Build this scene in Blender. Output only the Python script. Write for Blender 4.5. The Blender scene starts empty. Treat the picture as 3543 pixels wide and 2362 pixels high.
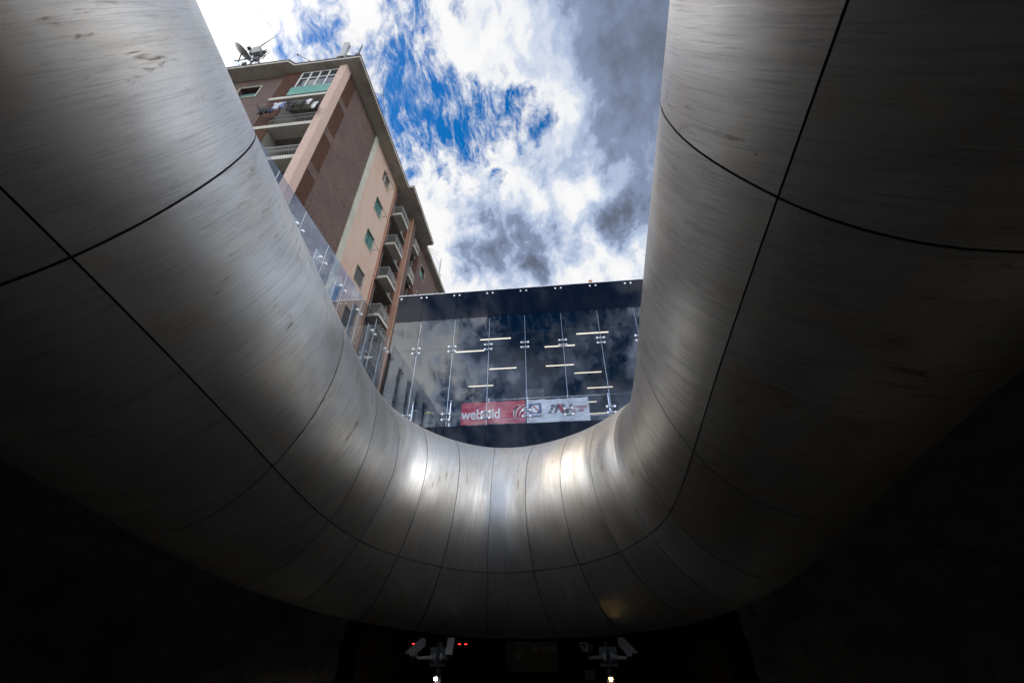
import bpy, math, random
from mathutils import Vector, Matrix, noise
random.seed(7)
C = bpy.context.scene.collection
R = math.radians
sc = bpy.context.scene
# ------------------------------------------------------------------ camera
cam = bpy.data.objects.new('camera', bpy.data.cameras.new('camera')); C.objects.link(cam)
cam.data.sensor_width = 36; cam.data.lens = 13.886; cam.data.clip_end = 3000; cam.data.clip_start = .05
p_, y_, r_ = R(33.27885), R(5.98154), R(-0.20734)
fw = Vector((-math.sin(y_)*math.cos(p_), math.cos(y_)*math.cos(p_), math.sin(p_)))
r0 = Vector((math.cos(y_), math.sin(y_), 0)); u0 = r0.cross(fw)
rt = r0*math.cos(r_)+u0*math.sin(r_); up = rt.cross(fw)
cam.matrix_world = Matrix(((rt.x, up.x, -fw.x, 0), (rt.y, up.y, -fw.y, 0), (rt.z, up.z, -fw.z, 0), (0, 0, 0, 1)))
sc.camera = cam
sc.view_settings.view_transform = 'Standard'; sc.view_settings.look = 'None'
sc.view_settings.exposure = 0.6; sc.view_settings.gamma = 1
sc.cycles.max_bounces = 8; sc.cycles.transparent_max_bounces = 12
# ------------------------------------------------------------------ node helper
class NT:
    def __init__(s, tree): s.t = tree; s.L = tree.links
    def n(s, typ, **kw):
        nd = s.t.nodes.new(typ)
        for k, v in kw.items():
            if k.startswith('_'): setattr(nd, k[1:], v)
            else:
                i = nd.inputs[int(k[1:])] if k[0] == 'i' and k[1:].isdigit() else nd.inputs[k.replace('__', ' ')]
                if hasattr(v, 'is_output'): s.L.new(v, i)
                else: i.default_value = v
        return nd
    def m(s, op, a, b=None, c=None, clamp=False):
        nd = s.t.nodes.new('ShaderNodeMath'); nd.operation = op; nd.use_clamp = clamp
        for i, v in enumerate((a, b, c)):
            if v is None: continue
            if hasattr(v, 'is_output'): s.L.new(v, nd.inputs[i])
            else: nd.inputs[i].default_value = v
        return nd.outputs[0]
    def ramp(s, f, stops, interp='LINEAR'):
        nd = s.t.nodes.new('ShaderNodeValToRGB'); nd.color_ramp.interpolation = interp
        e = nd.color_ramp.elements
        while len(e) < len(stops): e.new(.5)
        for k, (p, c) in enumerate(stops):
            e[k].position = p; e[k].color = c if len(c) == 4 else (*c, 1)
        s.L.new(f, nd.inputs[0]); return nd.outputs[0]
    def mix(s, f, a, b, typ='MIX'):
        nd = s.t.nodes.new('ShaderNodeMix'); nd.data_type = 'RGBA'; nd.blend_type = typ
        for i, v in ((0, f), (6, a), (7, b)):
            if hasattr(v, 'is_output'): s.L.new(v, nd.inputs[i])
            else: nd.inputs[i].default_value = v if i == 0 or len(v) == 4 else (*v, 1)
        return nd.outputs[2]
    def sm(s, v, a, b, lo=0., hi=1.):
        nd = s.t.nodes.new('ShaderNodeMapRange'); nd.interpolation_type = 'SMOOTHSTEP'
        s.L.new(v, nd.inputs[0])
        for i, x in enumerate((a, b, lo, hi)): nd.inputs[i+1].default_value = x
        return nd.outputs[0]
# ------------------------------------------------------------------ world: nishita blue behind a broken cloud deck
SUN_AZ, SUN_EL = R(-97), R(47)         # azimuth measured from +Y towards +X
W = bpy.data.worlds.new('World'); sc.world = W; W.use_nodes = True
T = NT(W.node_tree); W.node_tree.nodes.clear()
sky = T.n('ShaderNodeTexSky', _sky_type='NISHITA', _sun_disc=False, _sun_elevation=SUN_EL, _sun_rotation=SUN_AZ,
          _air_density=1.0, _dust_density=.4, _ozone_density=3.0)
blue = T.n('ShaderNodeHueSaturation', Saturation=1.45, Value=.108, Color=sky.outputs[0]).outputs[0]
gm = T.n('ShaderNodeGamma', Color=blue, Gamma=1.0).outputs[0]
tc = T.n('ShaderNodeTexCoord')
# cloud deck: fractal density in direction space, thinned and thickened round a few bearings
DN = [(-0.296, 0.328, 0.897, 0.121, -0.10), (-0.235, 0.358, 0.904, 0.099, -0.11), (-0.182, 0.343, 0.922, 0.077, -0.08), (-0.130, 0.403, 0.906, 0.088, -0.19), (-0.027, 0.381, 0.924, 0.066, -0.28), (-0.021, 0.435, 0.900, 0.121, -0.28), (-0.090, 0.449, 0.889, 0.132, -0.15), (0.038, 0.473, 0.880, 0.110, -0.24), (-0.310, 0.388, 0.868, 0.110, -0.12), (-0.175, 0.444, 0.879, 0.132, -0.08), (0.118, 0.481, 0.869, 0.099, -0.12), (0.146, 0.511, 0.847, 0.066, -0.10), (-0.475, 0.265, 0.839, 0.066, -0.15), (-0.408, 0.252, 0.878, 0.055, -0.12), (-0.370, 0.242, 0.897, 0.044, -0.12), (-0.424, 0.272, 0.864, 0.055, -0.12), (-0.379, 0.284, 0.881, 0.055, -0.12), (-0.225, 0.246, 0.943, 0.077, -0.15), (-0.201, 0.478, 0.855, 0.220, -0.03), (0.069, 0.547, 0.834, 0.132, -0.03), (-0.233, 0.541, 0.808, 0.110, -0.03), (0.319, 0.281, 0.905, 0.506, 0.48), (0.110, 0.367, 0.924, 0.220, 0.20), (-0.527, 0.214, 0.823, 0.330, 0.18), (-0.010, 0.318, 0.948, 0.154, 0.14), (0.064, 0.424, 0.904, 0.055, 0.16), (-0.057, 0.340, 0.939, 0.077, 0.11), (-0.079, 0.698, 0.711, 0.220, 0.28), (-0.260, 0.688, 0.677, 0.176, 0.24), (0.203, 0.621, 0.757, 0.220, 0.28), (0.059, 0.714, 0.697, 0.275, 0.24), (-0.035, 0.579, 0.815, 0.220, 0.08), (-0.281, 0.577, 0.767, 0.165, 0.08), (-0.320, 0.265, 0.909, 0.088, 0.06), (0., -.80, .60, .75, .02), (-.10, -.74, .66, .24, -.20), (.06, -.76, .64, .20, -.22), (-.35, -.78, .52, .25, .2), (.35, -.72, .6, .22, .2), (-.05, -.86, .50, .2, .12), (.55, -.3, .78, .5, .12)]
GR = [(0.330, 0.270, 0.904, 0.550, 0.93), (0.196, 0.404, 0.893, 0.176, 0.22), (-0.068, 0.699, 0.711, 0.132, 0.65), (-0.161, 0.664, 0.730, 0.077, 0.50), (-0.021, 0.711, 0.703, 0.077, 0.31), (0.218, 0.613, 0.760, 0.099, 0.62), (0.165, 0.638, 0.752, 0.066, 0.43), (-0.196, 0.688, 0.699, 0.066, 0.31), (-0.521, 0.204, 0.828, 0.550, -0.31), (0.107, 0.578, 0.809, 0.088, -0.31), (0.055, 0.616, 0.786, 0.088, -0.19), (-0.081, 0.323, 0.943, 0.220, -0.37), (0.064, 0.431, 0.900, 0.110, -0.37), (-0.260, 0.688, 0.677, 0.132, -0.25), (0.131, 0.742, 0.658, 0.132, -0.19), (0.026, 0.439, 0.898, 0.110, -0.19), (0.079, 0.532, 0.843, 0.110, 0.15), (0.030, 0.684, 0.729, 0.110, 0.12), (0., -.80, .60, .34, .8), (.1, -.9, .42, .4, .5), (-.3, -.75, .6, .2, -.3), (.38, -.72, .58, .2, -.4)]
dv = tc.outputs['Generated']
def wn(scale, det, rough, off, dist=0.):
    mp = T.n('ShaderNodeMapping', Vector=dvw, Location=off, Scale=(1.25, .9, 1), Rotation=(.3, .2, .5))
    return T.n('ShaderNodeTexNoise', Vector=mp.outputs[0], Scale=scale, Detail=det, Roughness=rough, Distortion=dist).outputs[0]
def warp(vec, scale, amt, det=5.):
    w_ = T.n('ShaderNodeTexNoise', Vector=vec, Scale=scale, Detail=det, Roughness=.6)
    w_ = T.n('ShaderNodeVectorMath', _operation='SCALE', i0=T.n('ShaderNodeVectorMath', _operation='SUBTRACT', i0=w_.outputs['Color'], i1=(.5, .5, .5)).outputs[0], Scale=amt).outputs[0]
    return T.n('ShaderNodeVectorMath', _operation='ADD', i0=vec, i1=w_).outputs[0]
dvw = warp(dv, 5., .09)
dvb = warp(warp(dv, 3.5, .20), 14., .06)
def blobs(first, lst):
    for x, y, z, r, a in lst:
        d = T.n('ShaderNodeVectorMath', _operation='DISTANCE', i0=dvb, i1=(x, y, z)).outputs[1 if 0 else 'Value']
        first = T.m('ADD', first, T.m('MULTIPLY', T.sm(d, r*1.25, r*.15), a))
    return first
n1 = wn(6.5, 8., .60, (3.1, 1.7, 0)); n1o = wn(6.5, 8., .60, (3.1-.02, 1.7+.01, -.03))
n2 = wn(22., 6., .62, (.3, .9, 0)); n3 = wn(3.2, 4., .5, (7, 2, 0))
dens = T.m('ADD', T.m('MULTIPLY', T.m('SUBTRACT', n1, .5), 1.25), T.m('MULTIPLY', T.m('SUBTRACT', n2, .5), 1.3))
dens = blobs(T.m('ADD', dens, .57), DN)
cir = T.n('ShaderNodeTexNoise', Vector=T.n('ShaderNodeMapping', Vector=dvw, Scale=(3.2, .9, 1.2), Rotation=(.2, .5, .9)).outputs[0], Scale=16., Detail=7., Roughness=.68).outputs[0]
mask = T.m('MAXIMUM', T.sm(dens, .30, .74), T.m('MULTIPLY', T.sm(cir, .44, .72), T.sm(dens, .02, .42, .25, .95)))
gray = blobs(T.m('MULTIPLY', T.m('SUBTRACT', n3, .56), .7), GR)
calm = blobs(T.m('ADD', 1., 0.), [(0.321, 0.292, 0.901, .42, -.75)])
relief = T.m('ADD', T.m('MULTIPLY', T.m('SUBTRACT', n1o, n1), 3.2), T.m('MULTIPLY', T.m('SUBTRACT', n1, .5), .5))
shade = T.m('ADD', gray, T.m('MULTIPLY', calm, T.m('ADD', relief, T.m('MULTIPLY', T.m('SUBTRACT', n2, .5), .40))))
shade = T.sm(shade, -.28, 1.45)
ccol = T.ramp(shade, [(0, (.735, .735, .735)), (.08, (.68, .69, .71)), (.22, (.50, .55, .65)), (.45, (.33, .40, .54)), (.7, (.18, .225, .33)), (1, (.10, .12, .165))], 'EASE')
# added sky gain out of view: sides light the metal, rear feeds facade reflections
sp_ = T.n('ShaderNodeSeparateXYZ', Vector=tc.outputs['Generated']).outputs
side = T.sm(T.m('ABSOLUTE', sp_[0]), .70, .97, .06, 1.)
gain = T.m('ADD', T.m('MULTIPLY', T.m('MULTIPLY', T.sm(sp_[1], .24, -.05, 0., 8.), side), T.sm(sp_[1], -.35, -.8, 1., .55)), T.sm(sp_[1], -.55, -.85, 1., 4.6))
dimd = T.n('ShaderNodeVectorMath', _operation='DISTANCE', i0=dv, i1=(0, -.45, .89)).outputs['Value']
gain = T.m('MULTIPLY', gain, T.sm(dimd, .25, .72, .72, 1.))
liftd = T.n('ShaderNodeVectorMath', _operation='DISTANCE', i0=dv, i1=(-.70, .16, .70)).outputs['Value']
gain = T.m('ADD', gain, T.sm(liftd, .42, .05, 0., .9))  # extra bright sky patch added out of view to light the right arm
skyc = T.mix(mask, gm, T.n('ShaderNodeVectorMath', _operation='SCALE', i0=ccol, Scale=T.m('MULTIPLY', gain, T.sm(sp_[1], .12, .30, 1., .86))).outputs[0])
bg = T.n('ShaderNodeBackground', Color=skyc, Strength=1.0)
wo = T.n('ShaderNodeOutputWorld', Surface=bg.outputs[0])
# sun
sl = bpy.data.lights.new('sun', 'SUN'); sl.energy = 0.5; sl.angle = R(14); sl.color = (1, .84, .66)
so = bpy.data.objects.new('sun', sl); C.objects.link(so)
sd = Vector((math.sin(SUN_AZ)*math.cos(SUN_EL), math.cos(SUN_AZ)*math.cos(SUN_EL), math.sin(SUN_EL)))
so.rotation_euler = sd.to_track_quat('Z', 'Y').to_euler(); so.location = sd*60

# ------------------------------------------------------------------ materials
MATS = {}
def mat(name, col=(.5, .5, .5), rough=.6, metal=0., fn=None, spec=.5):
    if name in MATS: return MATS[name]
    m = bpy.data.materials.new(name); m.use_nodes = True; t = NT(m.node_tree)
    b = m.node_tree.nodes['Principled BSDF']
    b.inputs['Base Color'].default_value = (*col, 1); b.inputs['Roughness'].default_value = rough
    b.inputs['Metallic'].default_value = metal; b.inputs['Specular IOR Level'].default_value = spec
    if fn: fn(t, b)
    MATS[name] = m; return m
def bump(t, b, h, dist, strength=1.):
    bp = t.n('ShaderNodeBump', Height=h, Distance=dist, Strength=strength)
    t.L.new(bp.outputs[0], b.inputs['Normal']); return bp
def weather(scale=1.5, c1=(.5, .5, .5), c2=(.3, .3, .3), lo=.35, hi=.7, bscale=20., bd=.01, stretch=(1, 1, 1)):
    def f(t, b):
        o = t.n('ShaderNodeTexCoord').outputs['Object']
        mp = t.n('ShaderNodeMapping', Vector=o, Scale=stretch).outputs[0]
        n = t.n('ShaderNodeTexNoise', Vector=mp, Scale=scale, Detail=9., Roughness=.65).outputs[0]
        n_ = t.n('ShaderNodeTexNoise', Vector=o, Scale=bscale, Detail=6., Roughness=.7).outputs[0]
        c = t.mix(t.sm(n, lo, hi), c1, c2); c = t.mix(t.m('MULTIPLY', n_, .25), c, tuple(x*.5 for x in c1))
        t.L.new(c, b.inputs['Base Color']); bump(t, b, n_, bd)
    return f
def f_metal(t, b):
    uvn = t.n('ShaderNodeUVMap', _uv_map='UVMap').outputs[0]
    rnd = t.n('ShaderNodeObjectInfo').outputs['Random']
    off = t.n('ShaderNodeCombineXYZ', X=t.m('MULTIPLY', rnd, 37.), Y=t.m('MULTIPLY', rnd, 91.), Z=0.).outputs[0]
    p = t.n('ShaderNodeVectorMath', _operation='ADD', i0=uvn, i1=off).outputs[0]
    def nz(sx_, sy_, det=6., r=.6, dist=0., src=p):
        mp = t.n('ShaderNodeMapping', Vector=src, Scale=(sx_, sy_, 1)).outputs[0]
        return t.n('ShaderNodeTexNoise', Vector=mp, Scale=1., Detail=det, Roughness=r, Distortion=dist).outputs[0]
    fine = nz(70., 1.6, 4., .6)                  # brushing that runs round the tube
    mid = nz(11., .9, 5., .6, .3)
    big = nz(.9, .7, 4., .55, .6)
    drip = nz(13., 1.7, 7., .68, 1.0)             # wavy drips
    stainz = nz(1.1, .8, 6., .6, 1.0)
    c = t.mix(t.sm(big, .35, .68), (.82, .79, .735), (.64, .615, .575))
    c = t.mix(t.m('MULTIPLY', t.sm(mid, .45, .75), .30), c, (.30, .29, .285))
    c = t.mix(t.m('MULTIPLY', t.sm(fine, .48, .72), .50), c, (.27, .265, .26))
    wav = nz(9., .9, 7., .66, .25)
    line = t.sm(t.m('ABSOLUTE', t.m('SUBTRACT', wav, .5)), .022, .004)
    c = t.mix(t.m('MULTIPLY', line, t.m('MULTIPLY', t.sm(big, .50, .66), .32)), c, (.22, .21, .19))
    grit = t.n('ShaderNodeTexNoise', Vector=p, Scale=60., Detail=3., Roughness=.8).outputs[0]
    c = t.mix(t.m('MULTIPLY', t.sm(grit, .5, .8), .35), c, (.25, .24, .23))
    dm = t.m('MULTIPLY', t.sm(drip, .56, .66), t.sm(stainz, .50, .64))
    c = t.mix(t.m('MULTIPLY', dm, .85), c, (.17, .14, .11))
    c = t.mix(t.m('MULTIPLY', t.sm(stainz, .48, .72), .5), c, (.66, .58, .45))
    c = t.mix(t.m('MULTIPLY', rnd, .30), c, (.36, .345, .33))
    spots = t.n('ShaderNodeTexVoronoi', Vector=p, Scale=2.2, Randomness=1.).outputs['Distance']
    c = t.mix(t.sm(spots, .018, .010), c, (.08, .07, .06))
    t.L.new(c, b.inputs['Base Color'])
    rg = t.m('ADD', t.m('MULTIPLY', big, .20), t.m('MULTIPLY', mid, .16)); rg = t.m('ADD', rg, .25)
    rg = t.m('ADD', rg, t.m('MULTIPLY', dm, .25))
    t.L.new(rg, b.inputs['Roughness'])
    tg = t.n('ShaderNodeTangent', _direction_type='UV_MAP', _uv_map='UVMap').outputs[0]
    t.L.new(tg, b.inputs['Tangent']); b.inputs['Anisotropic'].default_value = .55; b.inputs['Anisotropic Rotation'].default_value = .25
    warp = nz(.55, .45, 2., .5)
    h = t.m('ADD', t.m('MULTIPLY', warp, 1.7), t.m('MULTIPLY', fine, .006)); h = t.m('ADD', h, t.m('MULTIPLY', drip, .018)); h = t.m('ADD', h, t.m('MULTIPLY', mid, .02))
    bump(t, b, h, .05, 1.)
M_metal = mat('brushed_metal', metal=1., fn=f_metal)
M_back = mat('joint_black', (.012, .012, .012), .9)
M_steel = mat('stainless', (.62, .63, .65), .25, 1.)
M_galv = mat('galvanised', (.42, .46, .52), .45, .7)
M_white = mat('white_paint', (.62, .61, .58), .5, fn=weather(3., (.66, .65, .62), (.42, .40, .36)))
M_conc = mat('eave_concrete', fn=weather(.9, (.36, .33, .28), (.20, .17, .14), .42, .75, 8., .01), rough=.9)
M_slab = mat('slab_concrete', fn=weather(1.3, (.38, .36, .31), (.25, .235, .20), .45, .8), rough=.85)
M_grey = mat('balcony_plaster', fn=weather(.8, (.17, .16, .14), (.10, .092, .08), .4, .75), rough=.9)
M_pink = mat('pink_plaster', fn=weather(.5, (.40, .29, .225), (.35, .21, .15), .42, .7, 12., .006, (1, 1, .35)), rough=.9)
def f_pillar(t, b):
    o = t.n('ShaderNodeTexCoord').outputs['Object']
    n = t.n('ShaderNodeTexNoise', Vector=o, Scale=1.3, Detail=8., Roughness=.7).outputs[0]
    v = t.n('ShaderNodeTexNoise', Vector=o, Scale=3.4, Detail=3., Roughness=.6, Distortion=2.).outputs[0]
    crack = t.m('MULTIPLY', t.sm(t.m('ABSOLUTE', t.m('SUBTRACT', v, .5)), .018, .004), t.sm(n, .42, .55))
    c = t.mix(t.sm(n, .38, .7), (.38, .26, .21), (.42, .31, .258)); c = t.mix(t.m('MULTIPLY', crack, .8), c, (.22, .14, .10))
    t.L.new(c, b.inputs['Base Color']); bump(t, b, n, .01)
M_pillar = mat('cracked_pink', rough=.9, fn=f_pillar)
M_orange = mat('orange_plaster', fn=weather(.8, (.36, .20, .135), (.28, .15, .10), .4, .7), rough=.9)
M_strip = mat('pale_strip', fn=weather(.7, (.36, .35, .28), (.25, .245, .20), .4, .75), rough=.85)
def f_brick(axis, row=.13, brick=.25, a=(.098, .047, .034), b2=(.043, .023, .017), mort=(.05, .038, .034)):
    def f(t, b):
        o = t.n('ShaderNodeTexCoord').outputs['Object']; s = t.n('ShaderNodeSeparateXYZ', Vector=o)
        v = t.n('ShaderNodeCombineXYZ', X=s.outputs[axis], Y=s.outputs[2], Z=0.).outputs[0]
        br = t.n('ShaderNodeTexBrick', Vector=v, Scale=1., Color1=(*a, 1), Color2=(*b2, 1), Mortar=(*mort, 1), Mortar__Size=row*.16, Brick__Width=brick, Row__Height=row, Bias=-.1)
        n = t.n('ShaderNodeTexNoise', Vector=o, Scale=.8, Detail=8., Roughness=.7).outputs[0]
        n2_ = t.n('ShaderNodeTexNoise', Vector=t.n('ShaderNodeMapping', Vector=o, Scale=(4, 4, 14)).outputs[0], Scale=1., Detail=4.).outputs[0]
        c = t.mix(t.sm(n, .35, .75), br.outputs[0], (.12, .072, .055)); c = t.mix(.55, br.outputs[0], c)
        c = t.mix(t.m('MULTIPLY', t.sm(n2_, .5, .75), .22), c, (.17, .11, .085))
        t.L.new(c, b.inputs['Base Color']); bump(t, b, br.outputs[1], -.01, 1.)
    return f
M_bricky = mat('brick_side', rough=.85, fn=f_brick(1))
M_brickx = mat('brick_front', rough=.85, fn=f_brick(0))
M_brickr = mat('perforated_brick', fn=weather(4., (.14, .058, .034), (.08, .034, .022)), rough=.85)
M_void = mat('dark_void', (.02, .017, .015), .95)
M_dark = mat('dark_interior', (.018, .018, .022), .8)
M_win = mat('window_glass', (.03, .035, .04), .06, spec=.9)
M_green = mat('green_shutter', (.035, .17, .13), .45, fn=weather(5., (.04, .125, .105), (.03, .09, .078)))
def f_corr(t, b):
    s = t.n('ShaderNodeSeparateXYZ', Vector=t.n('ShaderNodeTexCoord').outputs['Object'])
    h = t.m('SINE', t.m('MULTIPLY', s.outputs[0], 52.)); n = t.n('ShaderNodeTexNoise', Scale=4., Detail=5.).outputs[0]
    t.L.new(t.mix(n, (.05, .25, .20), (.04, .17, .14)), b.inputs['Base Color']); bump(t, b, h, .02)
M_corr = mat('green_corrugated', rough=.45, fn=f_corr)
M_rail = mat('rail_paint', (.27, .27, .255), .5)
M_black = mat('black_metal', (.015, .015, .017), .4)
M_copper = mat('pipe_paint', (.34, .15, .09), .55)
M_blackglass = mat('black_glass', (.003, .005, .012), .04, spec=.12)
def glass(name, tint, ior, rough=0.):
    m = bpy.data.materials.new(name); m.use_nodes = True; t = NT(m.node_tree); m.node_tree.nodes.clear()
    tr = t.n('ShaderNodeBsdfTransparent', Color=(*tint, 1)); gl = t.n('ShaderNodeBsdfGlossy', Color=(.93, .96, 1, 1), Roughness=rough)
    fr = t.n('ShaderNodeFresnel', IOR=ior)
    mx = t.n('ShaderNodeMixShader', Fac=fr.outputs[0]); t.L.new(tr.outputs[0], mx.inputs[1]); t.L.new(gl.outputs[0], mx.inputs[2])
    t.n('ShaderNodeOutputMaterial', Surface=mx.outputs[0]); return m
M_glass = glass('facade_glass', (.80, .83, .87), 1.55)
M_bal = glass('balustrade_glass', (.66, .70, .73), 3.4)
def emis(name, col, st):
    m = bpy.data.materials.new(name); m.use_nodes = True; b = m.node_tree.nodes['Principled BSDF']
    b.inputs['Base Color'].default_value = (*col, 1); b.inputs['Emission Color'].default_value = (*col, 1); b.inputs['Emission Strength'].default_value = st
    return m
M_led = emis('strip_light', (1, .88, .68), 1.1)
M_lampw = emis('lamp_white', (1, .97, .85), 1.3)
M_lampy = emis('lamp_amber', (1, .72, .28), 1.3)
M_red = emis('red_digits', (1, .04, .03), 2.)
def f_rock(t, b):
    o = t.n('ShaderNodeTexCoord').outputs['Object']
    n = t.n('ShaderNodeTexNoise', Vector=o, Scale=2.2, Detail=12., Roughness=.75).outputs[0]
    f = t.n('ShaderNodeTexNoise', Vector=o, Scale=16., Detail=8., Roughness=.8).outputs[0]
    t.L.new(t.mix(t.sm(n, .35, .7), (.50, .475, .43), (.24, .225, .20)), b.inputs['Base Color'])
    bump(t, b, t.m('ADD', n, t.m('MULTIPLY', f, .5)), .12)
M_rock = mat('sprayed_rock', rough=.97, fn=f_rock, spec=.2)
M_ochre = mat('ochre_panel', (.16, .13, .06), .5, fn=weather(1., (.10, .085, .04), (.07, .06, .03)))
M_cctv = mat('cctv_grey', (.15, .15, .145), .5)
M_ground = mat('street_paving', rough=.9, fn=weather(1.2, (.22, .21, .20), (.14, .135, .13), .4, .7, 30.))
M_floor = mat('station_floor', rough=.7, fn=weather(1.2, (.10, .095, .088), (.065, .062, .058)))
def f_banner(c1):
    def f(t, b):
        o = t.n('ShaderNodeTexCoord').outputs['Object']
        n = t.n('ShaderNodeTexNoise', Vector=t.n('ShaderNodeMapping', Vector=o, Scale=(1, 1, 2.5)).outputs[0], Scale=1.6, Detail=3., Distortion=1.).outputs[0]
        b.inputs['Base Color'].default_value = (*c1, 1); bump(t, b, n, .12)
    return f
M_bred = mat('banner_red', rough=.5, fn=f_banner((.62, .03, .045)))
M_bwhite = mat('banner_white', rough=.5, fn=f_banner((.80, .84, .90)))
M_print = mat('print_white', (.85, .85, .85), .5)
M_navy = mat('print_navy', (.02, .06, .22), .5)
M_pgrey = mat('print_grey', (.10, .11, .10), .5)
M_pred = mat('print_red', (.42, .02, .05), .5)
M_cloth = [mat('cloth_%d' % i, c, .9) for i, c in enumerate([(.012, .013, .018), (.02, .03, .06), (.35, .37, .42), (.02, .02, .022), (.10, .13, .24), (.015, .015, .02), (.045, .05, .035), (.5, .5, .5)])]

# ------------------------------------------------------------------ mesh builder and tagging
class MB:
    def __init__(s): s.v = []; s.f = []; s.sm = False
    def quad(s, a, b, c, d):
        n = len(s.v); s.v += [tuple(a), tuple(b), tuple(c), tuple(d)]; s.f.append((n, n+1, n+2, n+3)); return s
    def box(s, a, b):
        x0, y0, z0 = a; x1, y1, z1 = b; n = len(s.v)
        x0, x1 = sorted((x0, x1)); y0, y1 = sorted((y0, y1)); z0, z1 = sorted((z0, z1))
        s.v += [(x0, y0, z0), (x1, y0, z0), (x1, y1, z0), (x0, y1, z0), (x0, y0, z1), (x1, y0, z1), (x1, y1, z1), (x0, y1, z1)]
        s.f += [(n+i for i in q) for q in ()]
        for q in ((0, 3, 2, 1), (4, 5, 6, 7), (0, 1, 5, 4), (1, 2, 6, 5), (2, 3, 7, 6), (3, 0, 4, 7)): s.f.append(tuple(n+i for i in q))
        return s
    def bar(s, a, b, w, h=None, upv=(0, 0, 1)):       # rectangular bar between two points
        a = Vector(a); b = Vector(b); d = (b-a).normalized(); h = h or w; u = Vector(upv)
        if abs(d.dot(u)) > .95: u = Vector((0, 1, 0))
        sv = d.cross(u).normalized(); u = sv.cross(d).normalized(); n = len(s.v)
        for p in (a, b):
            for i, j in ((-1, -1), (1, -1), (1, 1), (-1, 1)): s.v.append(tuple(p+sv*(i*w/2)+u*(j*h/2)))
        for q in ((0, 3, 2, 1), (4, 5, 6, 7), (0, 1, 5, 4), (1, 2, 6, 5), (2, 3, 7, 6), (3, 0, 4, 7)): s.f.append(tuple(n+i for i in q))
        return s
    def tube(s, pts, r, seg=8, caps=True):
        pts = [Vector(p) for p in pts]; rs = r if isinstance(r, (list, tuple)) else [r]*len(pts); n0 = len(s.v); prev = None
        for k, p in enumerate(pts):
            d = (pts[min(k+1, len(pts)-1)]-pts[max(k-1, 0)]).normalized()
            u = Vector((0, 0, 1)) if abs(d.z) < .9 else Vector((1, 0, 0))
            if prev is not None: u = prev
            sv = d.cross(u).normalized(); u = sv.cross(d).normalized(); prev = u
            for j in range(seg):
                a = 2*math.pi*j/seg; s.v.append(tuple(p+(sv*math.cos(a)+u*math.sin(a))*rs[k]))
        for k in range(len(pts)-1):
            for j in range(seg):
                a = n0+k*seg+j; b = n0+k*seg+(j+1) % seg; s.f.append((a, b, b+seg, a+seg))
        if caps:
            s.f.append(tuple(n0+j for j in range(seg))[::-1]); s.f.append(tuple(n0+(len(pts)-1)*seg+j for j in range(seg)))
        return s
    def prism(s, poly, o, ax, ay, az, t):             # 2-D outline extruded by t along az
        o = Vector(o); ax = Vector(ax); ay = Vector(ay); az = Vector(az); n = len(s.v); k = len(poly)
        for z in (0, t):
            for x, y in poly: s.v.append(tuple(o+ax*x+ay*y+az*z))
        s.f.append(tuple(range(n, n+k))[::-1]); s.f.append(tuple(range(n+k, n+2*k)))
        for j in range(k): s.f.append((n+j, n+(j+1) % k, n+k+(j+1) % k, n+k+j))
        return s
    def build(s, name, m, parent=None, smooth=False, bevel=0.):
        me = bpy.data.meshes.new(name); me.from_pydata(s.v, [], s.f); me.materials.append(m)
        if smooth: me.shade_smooth()
        o = bpy.data.objects.new(name, me); C.objects.link(o)
        if parent: o.parent = parent; o.matrix_parent_inverse = parent.matrix_basis.inverted()
        if bevel:
            bv = o.modifiers.new('bevel', 'BEVEL'); bv.width = bevel; bv.segments = 2
        return o
def tag(o, label=None, cat=None, group=None, kind=None):
    for k, v in (('label', label), ('category', cat), ('group', group), ('kind', kind)):
        if v: o[k] = v
    return o
def thing(name, label, cat, loc=(0, 0, 0), group=None):
    o = bpy.data.objects.new(name, None); C.objects.link(o); o.location = loc; o.empty_display_size = .3
    return tag(o, label, cat, group)
def text_obj(name, body, size, loc, m, parent, ax=(1, 0, 0), ay=(0, 0, 1), align='LEFT', ext=.003, bold=0., shear=0., sx=1.):
    cu = bpy.data.curves.new(name, 'FONT'); cu.body = body; cu.size = size; cu.extrude = ext; cu.offset = bold; cu.align_x = align; cu.shear = shear
    tmp = bpy.data.objects.new('tmp', cu); C.objects.link(tmp)
    dg = bpy.context.evaluated_depsgraph_get(); me = bpy.data.meshes.new_from_object(tmp.evaluated_get(dg))
    bpy.data.objects.remove(tmp); ax = Vector(ax); ay = Vector(ay); az = ax.cross(ay)
    mw = Matrix(((ax.x*sx, ay.x, az.x, loc[0]), (ax.y*sx, ay.y, az.y, loc[1]), (ax.z*sx, ay.z, az.z, loc[2]), (0, 0, 0, 1)))
    me.transform(mw); me.materials.clear(); me.materials.append(m); me.name = name
    o = bpy.data.objects.new(name, me); C.objects.link(o)
    if parent: o.parent = parent; o.matrix_parent_inverse = parent.matrix_basis.inverted()
    return o

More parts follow.
